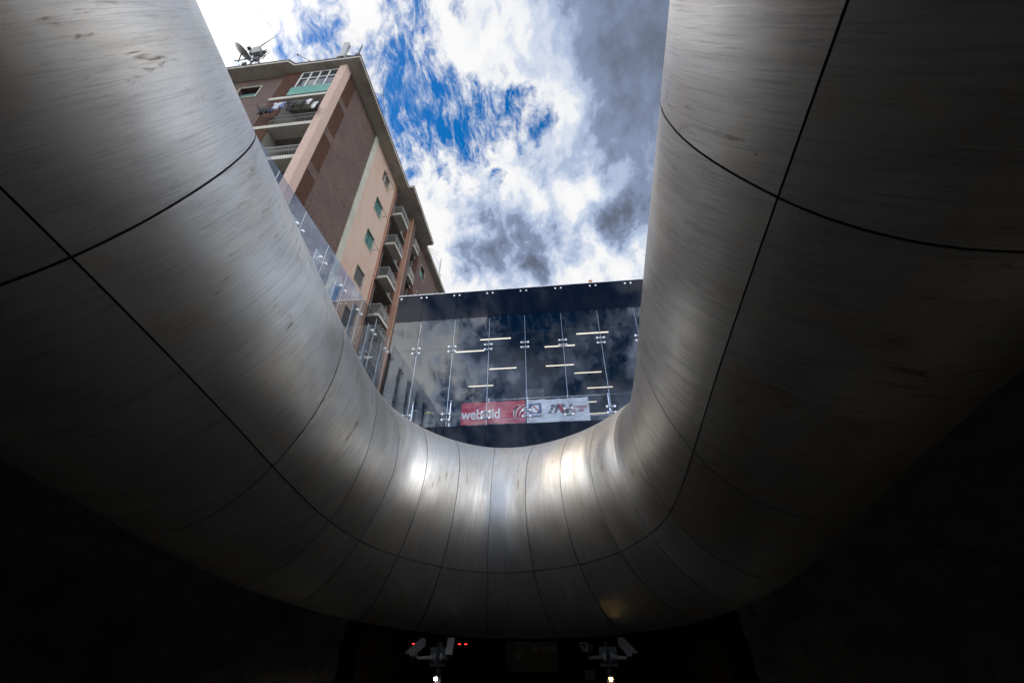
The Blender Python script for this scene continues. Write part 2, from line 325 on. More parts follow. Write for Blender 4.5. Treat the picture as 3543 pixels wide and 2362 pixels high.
# ------------------------------------------------------------------ the metal ring: centre line, radii, joints
G = .85
A_, B_, H_ = .2735, -.015, 4.6999*G
CT = [(-7.0124, -7.0041), (-6.4581, -2.9809), (-5.9045, 1.0473), (-5.6918, 5.0752), (-5.8573, 9.7478), (-1.9905, 12.6235), (1.8268, 11.2388),
      (3.0643, 9.5401), (3.5372, 8.1989), (3.3608, 4.9648), (3.5048, .9991), (3.6837, -2.9909), (3.8625, -6.9904)]
RD = [3.7932, 3.1614, 2.223, 2.2672, 2.1937, 2.2971, 1.867, 2.046, 2.5848, 2.9782]
def bsp(ct, t):
    i = min(int(t), len(ct)-4); u = t-i
    B = ((1-u)**3/6, (3*u**3-6*u*u+4)/6, (-3*u**3+3*u*u+3*u+1)/6, u**3/6)
    return [sum(B[k]*ct[i+k][c] for k in range(4)) for c in range(len(ct[0]))]
e1 = Vector((1, 0, math.tan(B_))).normalized(); e2 = Vector((0, 1, -math.tan(A_))); e2 = (e2-e1*e1.dot(e2)).normalized(); EB = e1.cross(e2)
NS = 700; CL = []
for i in range(NS):
    t = i/(NS-1)
    u, v = bsp(CT, t*(len(CT)-3)*.999999); r = bsp([(x,) for x in RD], t*(len(RD)-3)*.999999)[0]
    CL.append((u*G, v*G, r*G))
# close the loop behind the camera with a half ellipse
(ua, va, ra), (ub, vb, rb) = CL[0], CL[-1]
back = []
for i in range(1, 160):
    th = math.pi*i/160; cx = (ua+ub)/2; hw = (ub-ua)/2
    f = i/160; back.append((cx+hw*math.cos(th), vb+(va-vb)*f-4.6*math.sin(th), rb+(ra-rb)*(f*f*(3-2*f))-.25*math.sin(th)))
LOOP = CL+back
P3 = [e1*u+e2*v+Vector((0, 0, H_)) for u, v, r in LOOP]; NL = len(P3)
SS = [0.]
for i in range(1, NL): SS.append(SS[-1]+(P3[i]-P3[i-1]).length)
STOT = SS[-1]+(P3[0]-P3[-1]).length
FR = []
for i in range(NL):
    d = (P3[(i+3) % NL]-P3[(i-3) % NL]).normalized(); FR.append(d.cross(EB).normalized())
import bisect
def at(s, phi, dr=0.):
    s = s % STOT; i = min(bisect.bisect_right(SS, s)-1, NL-1); j = (i+1) % NL
    l = ((SS[j] if j else STOT)-SS[i]); f = (s-SS[i])/l if l > 1e-9 else 0
    c = P3[i].lerp(P3[j], f); n = FR[i].lerp(FR[j], f).normalized(); r = LOOP[i][2]*(1-f)+LOOP[j][2]*f+dr
    return c+(n*math.cos(phi)+EB*math.sin(phi))*r, r
JT = [(5.72, [(-.95, .02), (-.73, 0), (-.46, -.06), (-.06, -.16), (.57, -.27)]),
      (9.11, [(-1.38, .47), (-1.1, .31), (-.73, 0), (-.5, -.16), (-.22, -.35), (-.04, -.46), (.23, -.55)]),
      (11.22, [(-1.71, .51), (-1.42, .41), (-1.09, .24), (-.73, 0), (-.03, -.63), (.27, -.74), (.44, -.74)]),
      (12.51, [(-1.8, .44), (-1.28, .23), (-.9, .08), (-.73, 0), (.37, -.57), (.55, -.65)]),
      (13.97, [(-1.7, .3), (-.73, 0), (.63, -.25)]), (15.44, [(-.73, 0), (.72, -.17)]), (17.08, [(-.73, 0), (-.43, -.02), (.77, -.12)]),
      (18.68, [(-.73, 0), (.7, -.04)]), (20.10, [(-.73, 0), (.22, 0), (.63, .02)]), (21.62, [(-.73, 0), (.1, .16), (.69, 0)]),
      (22.85, [(-1.75, -.36), (-1.26, -.24), (-.91, -.09), (-.73, 0), (-.25, .31), (.2, .4), (.65, .2)]),
      (24.02, [(-1.71, -.64), (-1.31, -.52), (-1.02, -.32), (-.73, 0), (-.5, .38), (-.29, .51), (-.03, .7), (.32, .7)]),
      (25.98, [(-1.63, -.74), (-1.31, -.53), (-1.02, -.32), (-.73, 0), (-.55, .18), (-.27, .5), (.08, .65)]),
      (29.51, [(-1.43, -.18), (-1.03, -.16), (-.73, 0), (-.39, .14), (.18, .35)])]
JT = [(s*G, [(a, o*G) for a, o in q]) for s, q in JT]
JT = [(2.3*G, JT[0][1])]+JT+[(33.*G, JT[-1][1])]
s_ = JT[-1][0]; rest = STOT-s_+JT[0][0]; nb = 9
JT += [(s_+rest*k/nb, [(0, 0)]) for k in range(1, nb)]
JT.append((STOT+JT[0][0], JT[0][1]))
def off(q, phi):
    if phi <= q[0][0]: return q[0][1]
    for (a, x), (b, y) in zip(q, q[1:]):
        if phi <= b:
            f = (phi-a)/(b-a); return x+(y-x)*f
    return q[-1][1]
def soff(q, phi): return sum(off(q, phi+d) for d in (-.24, -.12, 0, .12, .24))/5
ring = thing('metal_ring', 'huge brushed metal tube curving in a U round the opening, clad in curved panels', 'entrance canopy', tuple(P3[0]))
PH = -.7315; rows = [(1.1847+.006, 2.5), (PH+.0042, 1.1847), (-2.5, PH-.0042)]
bk = MB(); bk_n = 360; bk_m = 48
for i in range(bk_n):
    for j in range(bk_m):
        bk.v.append(tuple(at(STOT*i/bk_n, 2*math.pi*j/bk_m, -.045)[0]))
for i in range(bk_n):
    for j in range(bk_m):
        a = i*bk_m+j; b = i*bk_m+(j+1) % bk_m; c = ((i+1) % bk_n)*bk_m+(j+1) % bk_m; d = ((i+1) % bk_n)*bk_m+j; bk.f.append((a, b, c, d))
bk.build('backing_shell', M_back, ring, True)
def panel(s0, q0, s1, q1, pa, pb, gap):
    ns = max(6, int((s1-s0)/.12)); npf = max(10, int((pb-pa)/.055)); vs = []; uvs = []; fs = []
    for j in range(npf+1):
        ph = pa+(pb-pa)*j/npf; a = s0+soff(q0, ph)+gap; b = s1+soff(q1, ph)-gap
        for i in range(ns+1):
            s = a+(b-a)*i/ns; p, r = at(s, ph); vs.append(p); uvs.append((s, ph*r))
    w = ns+1
    for j in range(npf):
        for i in range(ns): fs.append((j*w+i, j*w+i+1, (j+1)*w+i+1, (j+1)*w+i))
    # turned-in edges so that the panel has thickness
    rim = [i for i in range(w)]+[j*w+ns for j in range(1, npf+1)]+[npf*w+i for i in range(ns-1, -1, -1)]+[j*w for j in range(npf-1, 0, -1)]
    k0 = len(vs); mid = {}
    for q in rim:
        s, phr = uvs[q]; i = q; ph = pa+(pb-pa)*(q//w)/npf; p2, _ = at(s, ph, -.03); vs.append(p2); uvs.append((s, phr))
    for k in range(len(rim)):
        a, b = rim[k], rim[(k+1) % len(rim)]; fs.append((a, k0+k, k0+(k+1) % len(rim), b))
    nmain = ns*npf
    me = bpy.data.meshes.new('cladding_panel'); me.from_pydata([tuple(v) for v in vs], [], fs); me.materials.append(M_metal)
    uvl = me.uv_layers.new(name='UVMap')
    for lp in me.loops: uvl.data[lp.index].uv = uvs[lp.vertex_index]
    for k, pl in enumerate(me.polygons): pl.use_smooth = k < nmain
    me.set_sharp_from_angle(angle=R(30))
    o = bpy.data.objects.new('cladding_panel', me); C.objects.link(o); o.parent = ring; o.matrix_parent_inverse = ring.matrix_basis.inverted()
for k in range(len(JT)-1):
    (s0, q0), (s1, q1) = JT[k], JT[k+1]
    for pa, pb in rows: panel(s0, q0, s1, q1, pa, pb, random.uniform(.0075, .0105))

# ------------------------------------------------------------------ the pit: ground sheet, rock walls, floor
def ringpt(i, o, z=None):
    p = P3[i % NL]-FR[i % NL]*o; return Vector((p.x, p.y, p.z if z is None else z))
gm_ = MB(); GZ = 2.9; K = 120; idx = [int(NL*i/K) for i in range(K)]
for i in idx:
    p = ringpt(i, .15, GZ); a = math.atan2(p.y-2, p.x+1.2); gm_.v += [tuple(p), (-1.2+600*math.cos(a), 2+600*math.sin(a), GZ)]
for i in range(K):
    a = 2*i; b = 2*((i+1) % K); gm_.f.append((a, a+1, b+1, b))
tag(gm_.build('ground', M_ground), kind='structure')
FZ = -4.2
def rock(i0, i1, name, label):
    m = MB(); n = 150; k = 44
    for a in range(n+1):
        ii = (i0+(i1-i0)*a/n) % NL; i = int(ii) % NL; c = P3[i]; nn = FR[i]; r = LOOP[i][2]
        for b in range(k+1):
            h = b/k; z = (c.z-.3)*(1-h)+FZ*h; e_ = min(1, min(a, 9e9 if 0 else a)/28); o = .35+(.9+2.5*e_*e_*(3-2*e_))*math.sin(min(1, h*3)*math.pi/2)
            p = Vector((c.x-nn.x*o, c.y-nn.y*o, z))
            if p.y > 10.6: p.y = 10.6+(p.y-10.6)*.15
            q = p*.55; d = noise.fractal(q, .9, 2.1, 6)*.42+abs(noise.noise(p*1.7))*.3
            m.v.append(tuple(p-Vector((nn.x, nn.y, 0))*d*min(1, h*5)))
    for a in range(n):
        for b in range(k):
            w = k+1; m.f.append((a*w+b, a*w+b+1, (a+1)*w+b+1, (a+1)*w+b))
    return tag(m.build(name, M_rock, None, True), label, 'rock wall')
def near(x, y): return min(range(NL), key=lambda i: (P3[i].x-x)**2+(P3[i].y-y)**2)
iL = near(-4.75, 10.0); iR = near(3.0, 8.6); iB = len(CL)+80
rock(iL, iB-NL, 'rock_wall', 'rough dark sprayed rock wall under the left side of the metal tube')
rock(iR, iB, 'rock_wall', 'rough dark sprayed rock wall under the right side of the metal tube, behind the wire mesh')
fl = MB(); fl.box((-14, -14, FZ-.2), (12, 26, FZ)); tag(fl.build('floor', M_floor), kind='structure')
st = MB(); st.box((-3.4, -6.5, FZ), (1.6, .9, -1.65))
for i in range(14): st.box((-3.4, .9+i*.3, FZ), (1.6, 1.2+i*.3, -1.65-(i+1)*.17))
tag(st.build('stairs', M_floor), kind='structure')
# entrance of the station below
pt_ = thing('station_entrance', 'dark station entrance under the ring with ochre panelled walls', 'station entrance', (-.7, 11.0, FZ))
M2 = MB()
M2.box((-4.7, 11.12, .4), (3.36, 22, .6)); M2.build('ceiling', M_dark, pt_)
for sgn, x in ((-1, -4.72), (1, 3.36)):
    for k in range(9):
        z = .38-k*.52
        if z-.5 < FZ: break
        for j in range(5):
            mb = MB(); y = 11.14+j*2.1
            mb.box((x, y, z-.50), (x+sgn*.08, y+2.08, z)); mb.build('wall_panel', M_ochre, pt_, bevel=.006)
mb = MB(); mb.box((-13, 24, FZ), (11, 24.2, GZ-.02)).box((-13.2, -13, FZ), (-13, 24, GZ-.02)).box((11, -13, FZ), (11.2, 24, GZ-.02)).box((-13, -13.2, FZ), (11, -13, GZ-.02))
tag(mb.build('sealing_wall', M_dark), 'added dark walls sealing daylight out of the pit behind the rock', 'wall')  # unseen box added so no daylight leaks in below ground
for k in range(9):
    z = .38-k*.52
    if z-.5 < FZ: break
    for j in range(5):
        if 1 <= j <= 3 and k > 2: continue
        mb = MB(); mb.box((-4.7+j*1.61, 21.6, z-.5), (-3.11+j*1.61, 21.7, z)); mb.build('wall_panel', M_ochre, pt_, bevel=.006)
mb = MB(); mb.box((-1.55, 12.9, -.88), (-.2, 13.0, -1.5)); sign = mb.build('sign_board', M_black, pt_)
text_obj('lettering', 'Ai treni', .20, (-.86, 12.89, -1.08), mat('sign_grey', (.30, .30, .30), .6), sign)
text_obj('lettering', 'To trains', .10, (-.86, 12.89, -1.22), mat('sign_grey2', (.12, .12, .12), .6), sign)
mb = MB(); mb.bar((-1.22, 12.88, -.95), (-1.22, 12.88, -1.22), .03, .01, (0, 1, 0)).bar((-1.22, 12.88, -1.24), (-1.32, 12.88, -1.12), .03, .01, (0, 1, 0)).bar((-1.22, 12.88, -1.24), (-1.12, 12.88, -1.12), .03, .01, (0, 1, 0))
mb.build('arrow', MATS['sign_grey'], sign)
for x, lab in ((-3.9, 'left'), (-2.72, 'right')):
    d = thing('departure_display', 'black display box with two small red digits, %s' % ('behind the leftmost grey camera' if lab == 'left' else 'just right of the second grey camera'), 'display', (x, 12.2, -.9), 'red digit displays at the entrance')
    mb = MB(); mb.box((x-.12, 12.2, -1.0), (x+.52, 12.35, -.78)); mb.build('housing', M_black, d, bevel=.008)
    for q in (.06, .22):
        mb = MB(); mb.box((x+q, 12.19, -.905), (x+q+.065, 12.2, -.885)); mb.build('digit', M_red, d)
for x, s_w, lab in ((-5.05, .62, 'left'), (3.56, .36, 'right')):
    po = thing('portal_post', 'black bolted steel post at the %s edge of the station entrance' % lab, 'post', (x, 10.95, FZ), 'black posts beside the entrance')
    mb = MB(); mb.box((x-s_w/2, 10.9, FZ), (x+s_w/2, 11.05, .5)); mb.build('post_body', M_black, po, bevel=.01)
    for z in (-.26, -.72, -1.2):
        for dx in (-.11, .11):
            mb = MB(); mb.tube([(x+dx, 10.9, z), (x+dx, 10.875, z)], .028, 10); mb.build('bolt', M_galv, po)
# concrete pier beside the right post
mb = MB(); mb.prism([(3.40, .10), (3.55, .10), (3.72, -.54), (3.98, -1.9), (4.1, FZ), (3.6, FZ), (3.50, -.8)], (0, 9.45, 0), (1, 0, 0), (0, 0, 1), (0, 1, 0), .5)
tag(mb.build('concrete_pier', mat('rough_pier', rough=.95, fn=weather(6., (.8, .77, .70), (.45, .43, .38), .4, .65, 30., .03))), 'rough grey concrete pier strip right of the station entrance', 'pier')
mb = MB(); mb.box((.42, 12.3, -1.38), (.66, 12.33, -1.56)); tag(mb.build('notice', mat('notice_grey', (.12, .13, .16), .6)), 'small grey notice hanging inside the entrance left of the right camera pole', 'notice')
mb = MB(); mb.prism([(4.2, 2.62), (6.6, 1.98), (6.6, 1.72), (4.2, 2.30)], (5.6, 0, 0), (0, 1, 0), (0, 0, 1), (1, 0, 0), .4)
tag(mb.build('concrete_beam', MATS['rough_pier'] if 'rough_pier' in MATS else M_conc), 'pale concrete beam edge beside the right limb of the metal tube', 'beam')
# cctv poles
def cctv(x, y, z, cams, lamp, lab):
    po = thing('camera_pole', lab, 'camera pole', (x, y, z), 'poles carrying security cameras')
    mb = MB(); mb.tube([(x, y, z-4.0), (x, y, z+.22)], .075, 16); mb.build('pole', M_black, po, True)
    mb = MB()
    for s in (-1, 1): mb.box((x+s*.012, y-.10, z-.16), (x+s*.17, y-.08, z+.14)); mb.box((x+s*.012, y-.12, z-.16), (x+s*.03, y-.08, z+.14))
    mb.build('bracket_plate', mat('bracket', (.07, .07, .075), .5), po)
    for c in cams:
        dx, ang, til, kind = c; s = 1 if dx > 0 else -1
        ar = MB(); ar.tube([(x+s*.10, y-.13, z-.02), (x+dx*.9, y-.16, z-.03), (x+dx, y-.16, z+.03)], [.045, .03, .025], 10)
        ar.tube([(x+s*.055, y-.12, z-.02), (x+s*.11, y-.13, z-.02)], [.085, .05], 14)
        a_ = ar.build('arm', M_cctv, po, True)
        ca = Vector((x+dx, y-.18, z+.13)); fwd = Vector((math.sin(ang)*math.cos(til), -math.cos(ang)*math.cos(til), math.sin(til))).normalized()
        side = fwd.cross(Vector((0, 0, 1))).normalized(); upp = side.cross(fwd)
        hb = MB(); hb.prism([(-.055, -.06), (.055, -.06), (.055, .035), (.035, .055), (-.035, .055), (-.055, .035)], ca-fwd*.18, side, upp, fwd, .34)
        h_ = hb.build('camera_housing', M_cctv, po)
        sh = MB(); sh.prism([(-.07, .0), (-.063, .0), (-.063, .058), (.063, .058), (.063, .0), (.07, .0), (.07, .066), (-.07, .066)], ca-fwd*.2, side, upp, fwd, .42); sh.build('sunshield', M_cctv, h_)
        le = MB(); le.prism([(-.04, -.05), (.04, -.05), (.04, .03), (-.04, .03)], ca+fwd*.161, side, upp, fwd, .004); le.build('lens_window', M_black, h_)
    for lx, lz, ly in ((0, -.33, -.1), (lamp[1], -.72, -.15)):
        b = MB(); b.tube([(x+lx, y+ly+.04, z+lz+.03), (x+lx*1.02, y+ly-.06, z+lz)], .055, 16); sp = b.build('spotlight', M_black, po, True)
        b = MB(); b.tube([(x+lx*1.02, y+ly-.062, z+lz), (x+lx*1.02, y+ly-.066, z+lz)], .036, 20); b.build('lamp_disc', M_lampw if lamp[0] else M_lampy, sp)
    lt = bpy.data.lights.new('lamp', 'SPOT'); lt.energy = 12; lt.spot_size = R(120); lt.spot_blend = .6; lt.shadow_soft_size = .05; lt.color = (1, .93, .8) if lamp[0] else (1, .75, .4)
    lo_ = bpy.data.objects.new('lamp', lt); C.objects.link(lo_); lo_.location = (x, y-.24, z-.37); lo_.rotation_euler = (R(62), 0, 0); lo_.parent = po; lo_.matrix_parent_inverse = po.matrix_basis.inverted()
    po.scale = (.86, .86, .86)
    return po
cctv(-2.195, 8.6, -.795, [(-.44, -.62, -.55, 1), (.25, .12, -.62, 1)], (True, -.26), 'left black pole with two grey cameras and a white lamp')
cctv(.705, 8.6, -.77, [(-.40, -.35, .12, 1), (.36, .60, -.55, 1)], (False, .26), 'right black pole with two grey cameras and an amber lamp')
# floodlight and mesh on the right rock wall
fo = thing('floodlight', 'square grey floodlight under the right side of the metal tube', 'floodlight', (5.5, 8.6, 1.1))
o_ = Vector((5.35, 8.35, 1.0)); f_ = Vector((-.55, -.75, -.35)).normalized(); sd_ = f_.cross(Vector((0, 0, 1))).normalized(); up_ = sd_.cross(f_)
mb = MB(); mb.prism([(-.2, -.16), (.2, -.16), (.2, .16), (-.2, .16)], o_-f_*.14, sd_, up_, f_, .14); mb.build('body', M_cctv, fo, bevel=.01)
mb = MB(); mb.prism([(-.165, -.125), (.165, -.125), (.165, .125), (-.165, .125)], o_+f_*.001, sd_, up_, f_, .006); mb.build('front_glass', M_blackglass, fo)
mb = MB()
for k in range(9): mb.bar(o_-f_*.15+sd_*(-.16+.04*k)-up_*.13, o_-f_*.15+sd_*(-.16+.04*k)+up_*.13, .008, .04, tuple(f_))
mb.build('cooling_fins', M_galv, fo)
mb = MB(); mb.bar(o_+sd_*.22, o_+sd_*.22-f_*.3+up_*.1, .04, .01).bar(o_-sd_*.22, o_-sd_*.22-f_*.3+up_*.1, .04, .01).bar(o_+sd_*.24-f_*.3+up_*.1, o_-sd_*.24-f_*.3+up_*.1, .04, .01); mb.build('bracket', M_galv, fo)
ms = MB()
for k in range(34):
    z = 2.6-k*.15
    ms.tube([(5.45+.25*math.sin(i*.7)+.012*z, -1+i*.9, z+.05*math.sin(i*1.3+k)) for i in range(12)], .006, 4)
for k in range(60):
    y = -1+k*.17; ms.tube([(5.45+.25*math.sin((y+1)/.9*.7), y, 2.6-j*.8) for j in range(7)], .005, 4)
tag(ms.build('wire_mesh', M_galv), 'fine wire mesh fixed over the right rock wall', 'wire mesh')

# ------------------------------------------------------------------ glass station building
FY = 16.35
gb = thing('glass_building', 'glass-fronted station building with black glass bands reflecting clouds', 'building', (0, FY, GZ))
JX = [-8.0, -6.59, -4.74, -2.91, -1.08, .78, 2.62, 4.45, 6.3, 8.15]
JZ = [3.1, 6.95, 10.56, 14.2]
CZ, BZ = 12.43, 6.48          # underside of the roof band, top of the floor band
for i in range(len(JX)-1):
    a, b = JX[i]+.008, JX[i+1]-.008
    for lo, hi, m in ((JZ[0], BZ, M_blackglass), (BZ, JZ[1], M_glass), (JZ[1], JZ[2], M_glass), (JZ[2], CZ, M_glass), (CZ, JZ[3], M_blackglass)):
        lo2 = lo+(.008 if lo in JZ else 0); hi2 = hi-(.008 if hi in JZ else 0)
        mb = MB(); t_ = random.uniform(-.0012, .0012)
        mb.box((a, FY-.012, lo2), (b, FY, hi2)) if m is M_blackglass else mb.quad((a, FY+t_, lo2), (b, FY-t_, lo2), (b, FY-t_, hi2), (a, FY+t_, hi2))
        mb.build('glass_panel', m, gb)
mb = MB(); mb.box((JX[0]-.02, FY+.02, BZ+.02), (-7.26, FY+.12, CZ)); mb.build('edge_column', M_back, gb)
def clamp(x, z, parent, wide=True):
    o = MB()
    for dz in (-.14, .14):
        o.box((x-.20, FY+.015, z+dz-.04), (x+.20, FY+.03, z+dz+.04))
        o.tube([(x-.20, FY+.022, z+dz), (x+.20, FY+.022, z+dz)], .055, 10)
    cl = o.build('spider_clamp', mat('clamp_steel', (.24, .28, .33), .4, .5), parent)
    d = MB()
    for dz in (-.14, .14):
        for dx in (-.165, .165): d.tube([(x+dx, FY+.0, z+dz), (x+dx, FY-.03, z+dz)], [.056, .045], 12)
    d.build('bolt_heads', mat('bolt_white', (.80, .80, .80), .25, .3), cl)
for i, x in enumerate(JX[1:9]):
    for z in JZ[1:3]: clamp(x, z, gb)
    mb = MB(); mb.bar((x+.02, FY+.10, BZ-.05), (x+.02, FY+.10, CZ-.05), .026, .10, (0, 1, 0)); mb.build('glass_fin', mat('fin_edge', (.34, .37, .40), .3, .6), gb)
    d = MB()
    for dx in (-.15, .15): d.tube([(x+dx, FY-.01, 14.02), (x+dx, FY-.035, 14.02)], [.056, .045], 12)
    d.build('bolt_heads', MATS['bolt_white'], gb)
d = MB(); d.tube([(-7.87, FY-.01, 14.02), (-7.87, FY-.035, 14.02)], .05, 12); d.build('bolt_heads', MATS['bolt_white'], gb)
mb = MB(); mb.box((JX[0]+.05, FY+.05, CZ+.0), (8.1, 34, 14.15)); mb.build('roof', M_dark, gb)
mb = MB(); mb.box((JX[0]+.05, FY+.05, 5.6), (8.1, 34, BZ)); mb.build('floor_slab', M_dark, gb)
mb = MB(); mb.box((JX[0]-.05, FY+.15, 3), (JX[0]+.15, 34, 14.15)); mb.box((8.0, FY+.15, 3), (8.15, 34, 14.15)); mb.box((-8, 34, 3), (8.15, 34.2, 14.15)); mb.box((-7.95, FY+.2, 3), (8.1, FY+.3, 5.6)); mb.build('wall', M_dark, gb)
mb = MB(); mb.box((JX[0]+.2, FY+1.5, CZ-.12), (8, FY+1.56, CZ)); mb.build('ceiling_beam', mat('beam', (.06, .065, .075), .6), gb)
mb = MB(); mb.box((-8.03, FY-.05, 14.2), (8.2, FY+.3, 14.23)); mb.build('parapet_cap', mat('cap', (.75, .75, .75), .3, .5), gb)
mb = MB()
for k in range(270):
    x = -8+k*.06; mb.bar((x, FY+.02, 14.23), (x+random.uniform(-.02, .02), FY+random.uniform(-.03, .06), 14.34), .003)
tag(mb.build('bird_spikes', M_steel, gb), kind='stuff')
# railing inside
ra_ = thing('handrail', 'steel handrail across the upper floor behind the glass', 'railing', (0, 16.9, BZ))
for z in (7.92, 6.93):
    mb = MB(); mb.tube([(-7.2, 16.9, z), (7.9, 16.9, z)], .022, 8); mb.build('rail', M_steel, ra_, True)
for x in JX[1:9]:
    mb = MB(); mb.bar((x+.03, 16.93, BZ), (x+.03, 16.93, 8.0), .05, .02, (0, 1, 0)); mb.build('stanchion', M_steel, ra_)
# banners
def cloth(name, x0, x1, z0, z1, y, m):
    mb = MB(); nx, nz = 44, 16
    for j in range(nz+1):
        for i in range(nx+1):
            fx, fz = i/nx, j/nz; sag = .035*abs(math.sin(fx*math.pi*4))*(fz**4)
            w = .018*math.sin(fx*9+fz*3)+.03*noise.noise(Vector((fx*3+x0, fz*1.5, 0)))
            mb.v.append((x0+(x1-x0)*fx, y+w, z0+(z1-z0)*fz-sag))
    for j in range(nz):
        for i in range(nx): a = j*(nx+1)+i; mb.f.append((a, a+1, a+nx+2, a+nx+1))
    o = mb.build(name, m, None, True); sol = o.modifiers.new('thick', 'SOLIDIFY'); sol.thickness = .004; return o
BY = 16.86
b1 = cloth('banner', -4.17, -1.15, 6.71, 7.83, BY, M_bred); tag(b1, 'red banner with white lettering webuild and a striped globe', 'banner', 'banners hung on the handrail')
b2 = cloth('banner', -1.04, 1.74, 6.67, 7.84, BY, M_bwhite); tag(b2, 'white banner with a navy crest and slanted grey and red letters', 'banner', 'banners hung on the handrail')
ty = BY-.055
text_obj('lettering', 'webuild', .66, (-4.12, ty, 6.97), M_print, b1, bold=.014, sx=.87)
gl = MB(); cx, cz, rr = -1.52, 7.32, .33
def arcband(c, r0_, a0, a1, w0, w1, n=14):
    for k in range(n):
        f0, f1 = k/n, (k+1)/n; t0 = a0+(a1-a0)*f0; t1 = a0+(a1-a0)*f1; wa = w0+(w1-w0)*math.sin(f0*math.pi); wb = w0+(w1-w0)*math.sin(f1*math.pi)
        P = lambda r, t: (c[0]+r*math.cos(t), ty, c[1]+r*math.sin(t))
        gl.quad(P(r0_-wa, t0), P(r0_+wa, t0), P(r0_+wb, t1), P(r0_-wb, t1))
for k, (r0_, a0, a1) in enumerate([(.40, 2.05, 2.95), (.58, 1.95, 3.55), (.62, 1.75, 3.35), (.60, 1.80, 3.05), (.55, 1.85, 2.85)]):
    arcband((cx+.18+k*.135, cz-.10-k*.085), r0_*.85, a0, a1, .008, .032)
gl.build('globe_mark', M_print, b1)
mb = MB(); mb.box((-.99, ty, 6.98), (-.42, ty+.003, 7.60)); cr = mb.build('crest_field', M_navy, b2)
mb = MB(); mb.prism([(-.87, 7.52), (-.54, 7.52), (-.54, 7.20), (-.70, 7.14), (-.87, 7.20)], (0, ty-.003, 0), (1, 0, 0), (0, 0, 1), (0, 1, 0), .002); mb.build('shield', M_print, cr)
mb = MB(); mb.prism([(-.87, 7.52), (-.80, 7.52), (-.54, 7.27), (-.54, 7.20), (-.60, 7.20)], (0, ty-.006, 0), (1, 0, 0), (0, 0, 1), (0, 1, 0), .002); mb.build('red_band', M_pred, cr)
mb = MB(); mb.box((-1.02, ty-.004, 7.0), (-.34, ty, 7.10)); rb_ = mb.build('name_strip', M_print, b2)
text_obj('lettering', 'REGIONE CAMPANIA', .085, (-1.01, ty-.008, 7.02), M_navy, b2, sx=.78)
def slab(poly, m, nm): mb_ = MB(); mb_.prism(poly, (0, ty, 0), (1, 0, 0), (0, 0, 1), (0, 1, 0), .003); mb_.build(nm, m, b2)
z0_, z1_ = 7.10, 7.52
slab([(-.13, z0_), (.0, z0_), (.05, z0_+.1), (-.08, z0_+.1)], M_pgrey, 'letter_stroke'); slab([(-.05, z0_+.15), (.08, z0_+.15), (.13, z0_+.25), (.0, z0_+.25)], M_pgrey, 'letter_stroke')
slab([(.0, z1_-.12), (.25, z1_-.12), (.25, z1_-.06), (.08, z1_), (.06, z1_)], M_pgrey, 'letter_stroke')
slab([(.13, z0_), (.24, z0_), (.40, z1_-.04), (.30, z1_-.04)], M_pgrey, 'letter_stroke')
slab([(.26, z1_), (.44, z1_), (.62, z0_), (.50, z0_)], M_pred, 'letter_stroke'); slab([(.47, z1_), (.62, z1_), (.80, z0_), (.68, z0_)], M_pgrey, 'letter_stroke')
slab([(.70, z0_+.02), (.82, z0_), (1.0, z1_), (.90, z1_)], M_pgrey, 'letter_stroke')
text_obj('lettering', 'IN VIAGGIO', .155, (.92, ty, 7.29), M_pred, b2, shear=.25, sx=.86, bold=.002)
text_obj('lettering', 'DAL 1889', .155, (.90, ty, 7.12), M_pred, b2, shear=.25, sx=.86, bold=.002)
# ceiling strip lights
rows_l = {18.36: [-3.74, 1.66], 19.5: [-5.45, -.14], 21.76: [-3.75, -.15], 22.9: [1.66], 24.02: [-5.57], 25.16: [2.6], 27.5: [1.67], 29.75: [2.6]}
posn = {18.36: 'front row', 19.5: 'second row', 21.76: 'third row', 22.9: 'fourth row', 24.02: 'fifth row', 25.16: 'sixth row', 27.5: 'seventh row', 29.75: 'rearmost row'}
for y, xs in rows_l.items():
    for k, x in enumerate(xs):
        side_ = '' if len(xs) == 1 else (', the left one' if k == 0 else ', the right one')
        l = thing('strip_light', 'lit strip light behind the glass, %s%s' % (posn[y], side_), 'ceiling light', (x, y, CZ), 'strip lights on the ceiling')
        mb = MB(); mb.box((x, y-.04, CZ-.07), (x+1.76, y+.04, CZ-.012)); mb.build('housing', M_white, l)
        mb = MB(); mb.box((x+.01, y-.045, CZ-.085), (x+1.75, y+.045, CZ-.072)); mb.build('diffuser', M_led, l)
for x, lab in ((-2.42, 'left'), (3.53, 'right')):
    dm = thing('dome_camera', 'small dome camera under the ceiling near the %s front strip light' % lab, 'security camera', (x, 17.83, CZ-.2), 'dome cameras behind the glass')
    mb = MB(); mb.tube([(x, 17.83, CZ-.13), (x, 17.83, CZ-.22)], .11, 16); mb.build('base', M_cctv, dm, True)
    mb = MB(); mb.tube([(x, 17.83, CZ-.22), (x, 17.83, CZ-.28), (x, 17.83, CZ-.32)], [.09, .075, .03], 16); mb.build('dome', M_blackglass, dm, True)
es = thing('exit_sign', 'faint grey hanging sign with an up arrow and the word USCITA', 'sign', (-.9, 20, 9.6))
mb = MB(); mb.box((-1.35, 20.02, 9.40), (-.30, 20.06, 9.95)); mb.build('board', mat('sign_dim', (.035, .037, .042), .5), es)
mg = mat('sign_mark', (.22, .23, .25), .6)
text_obj('lettering', 'USCITA', .15, (-.82, 20.0, 9.70), mg, es); text_obj('lettering', 'Exit', .11, (-.82, 20.0, 9.55), mg, es)
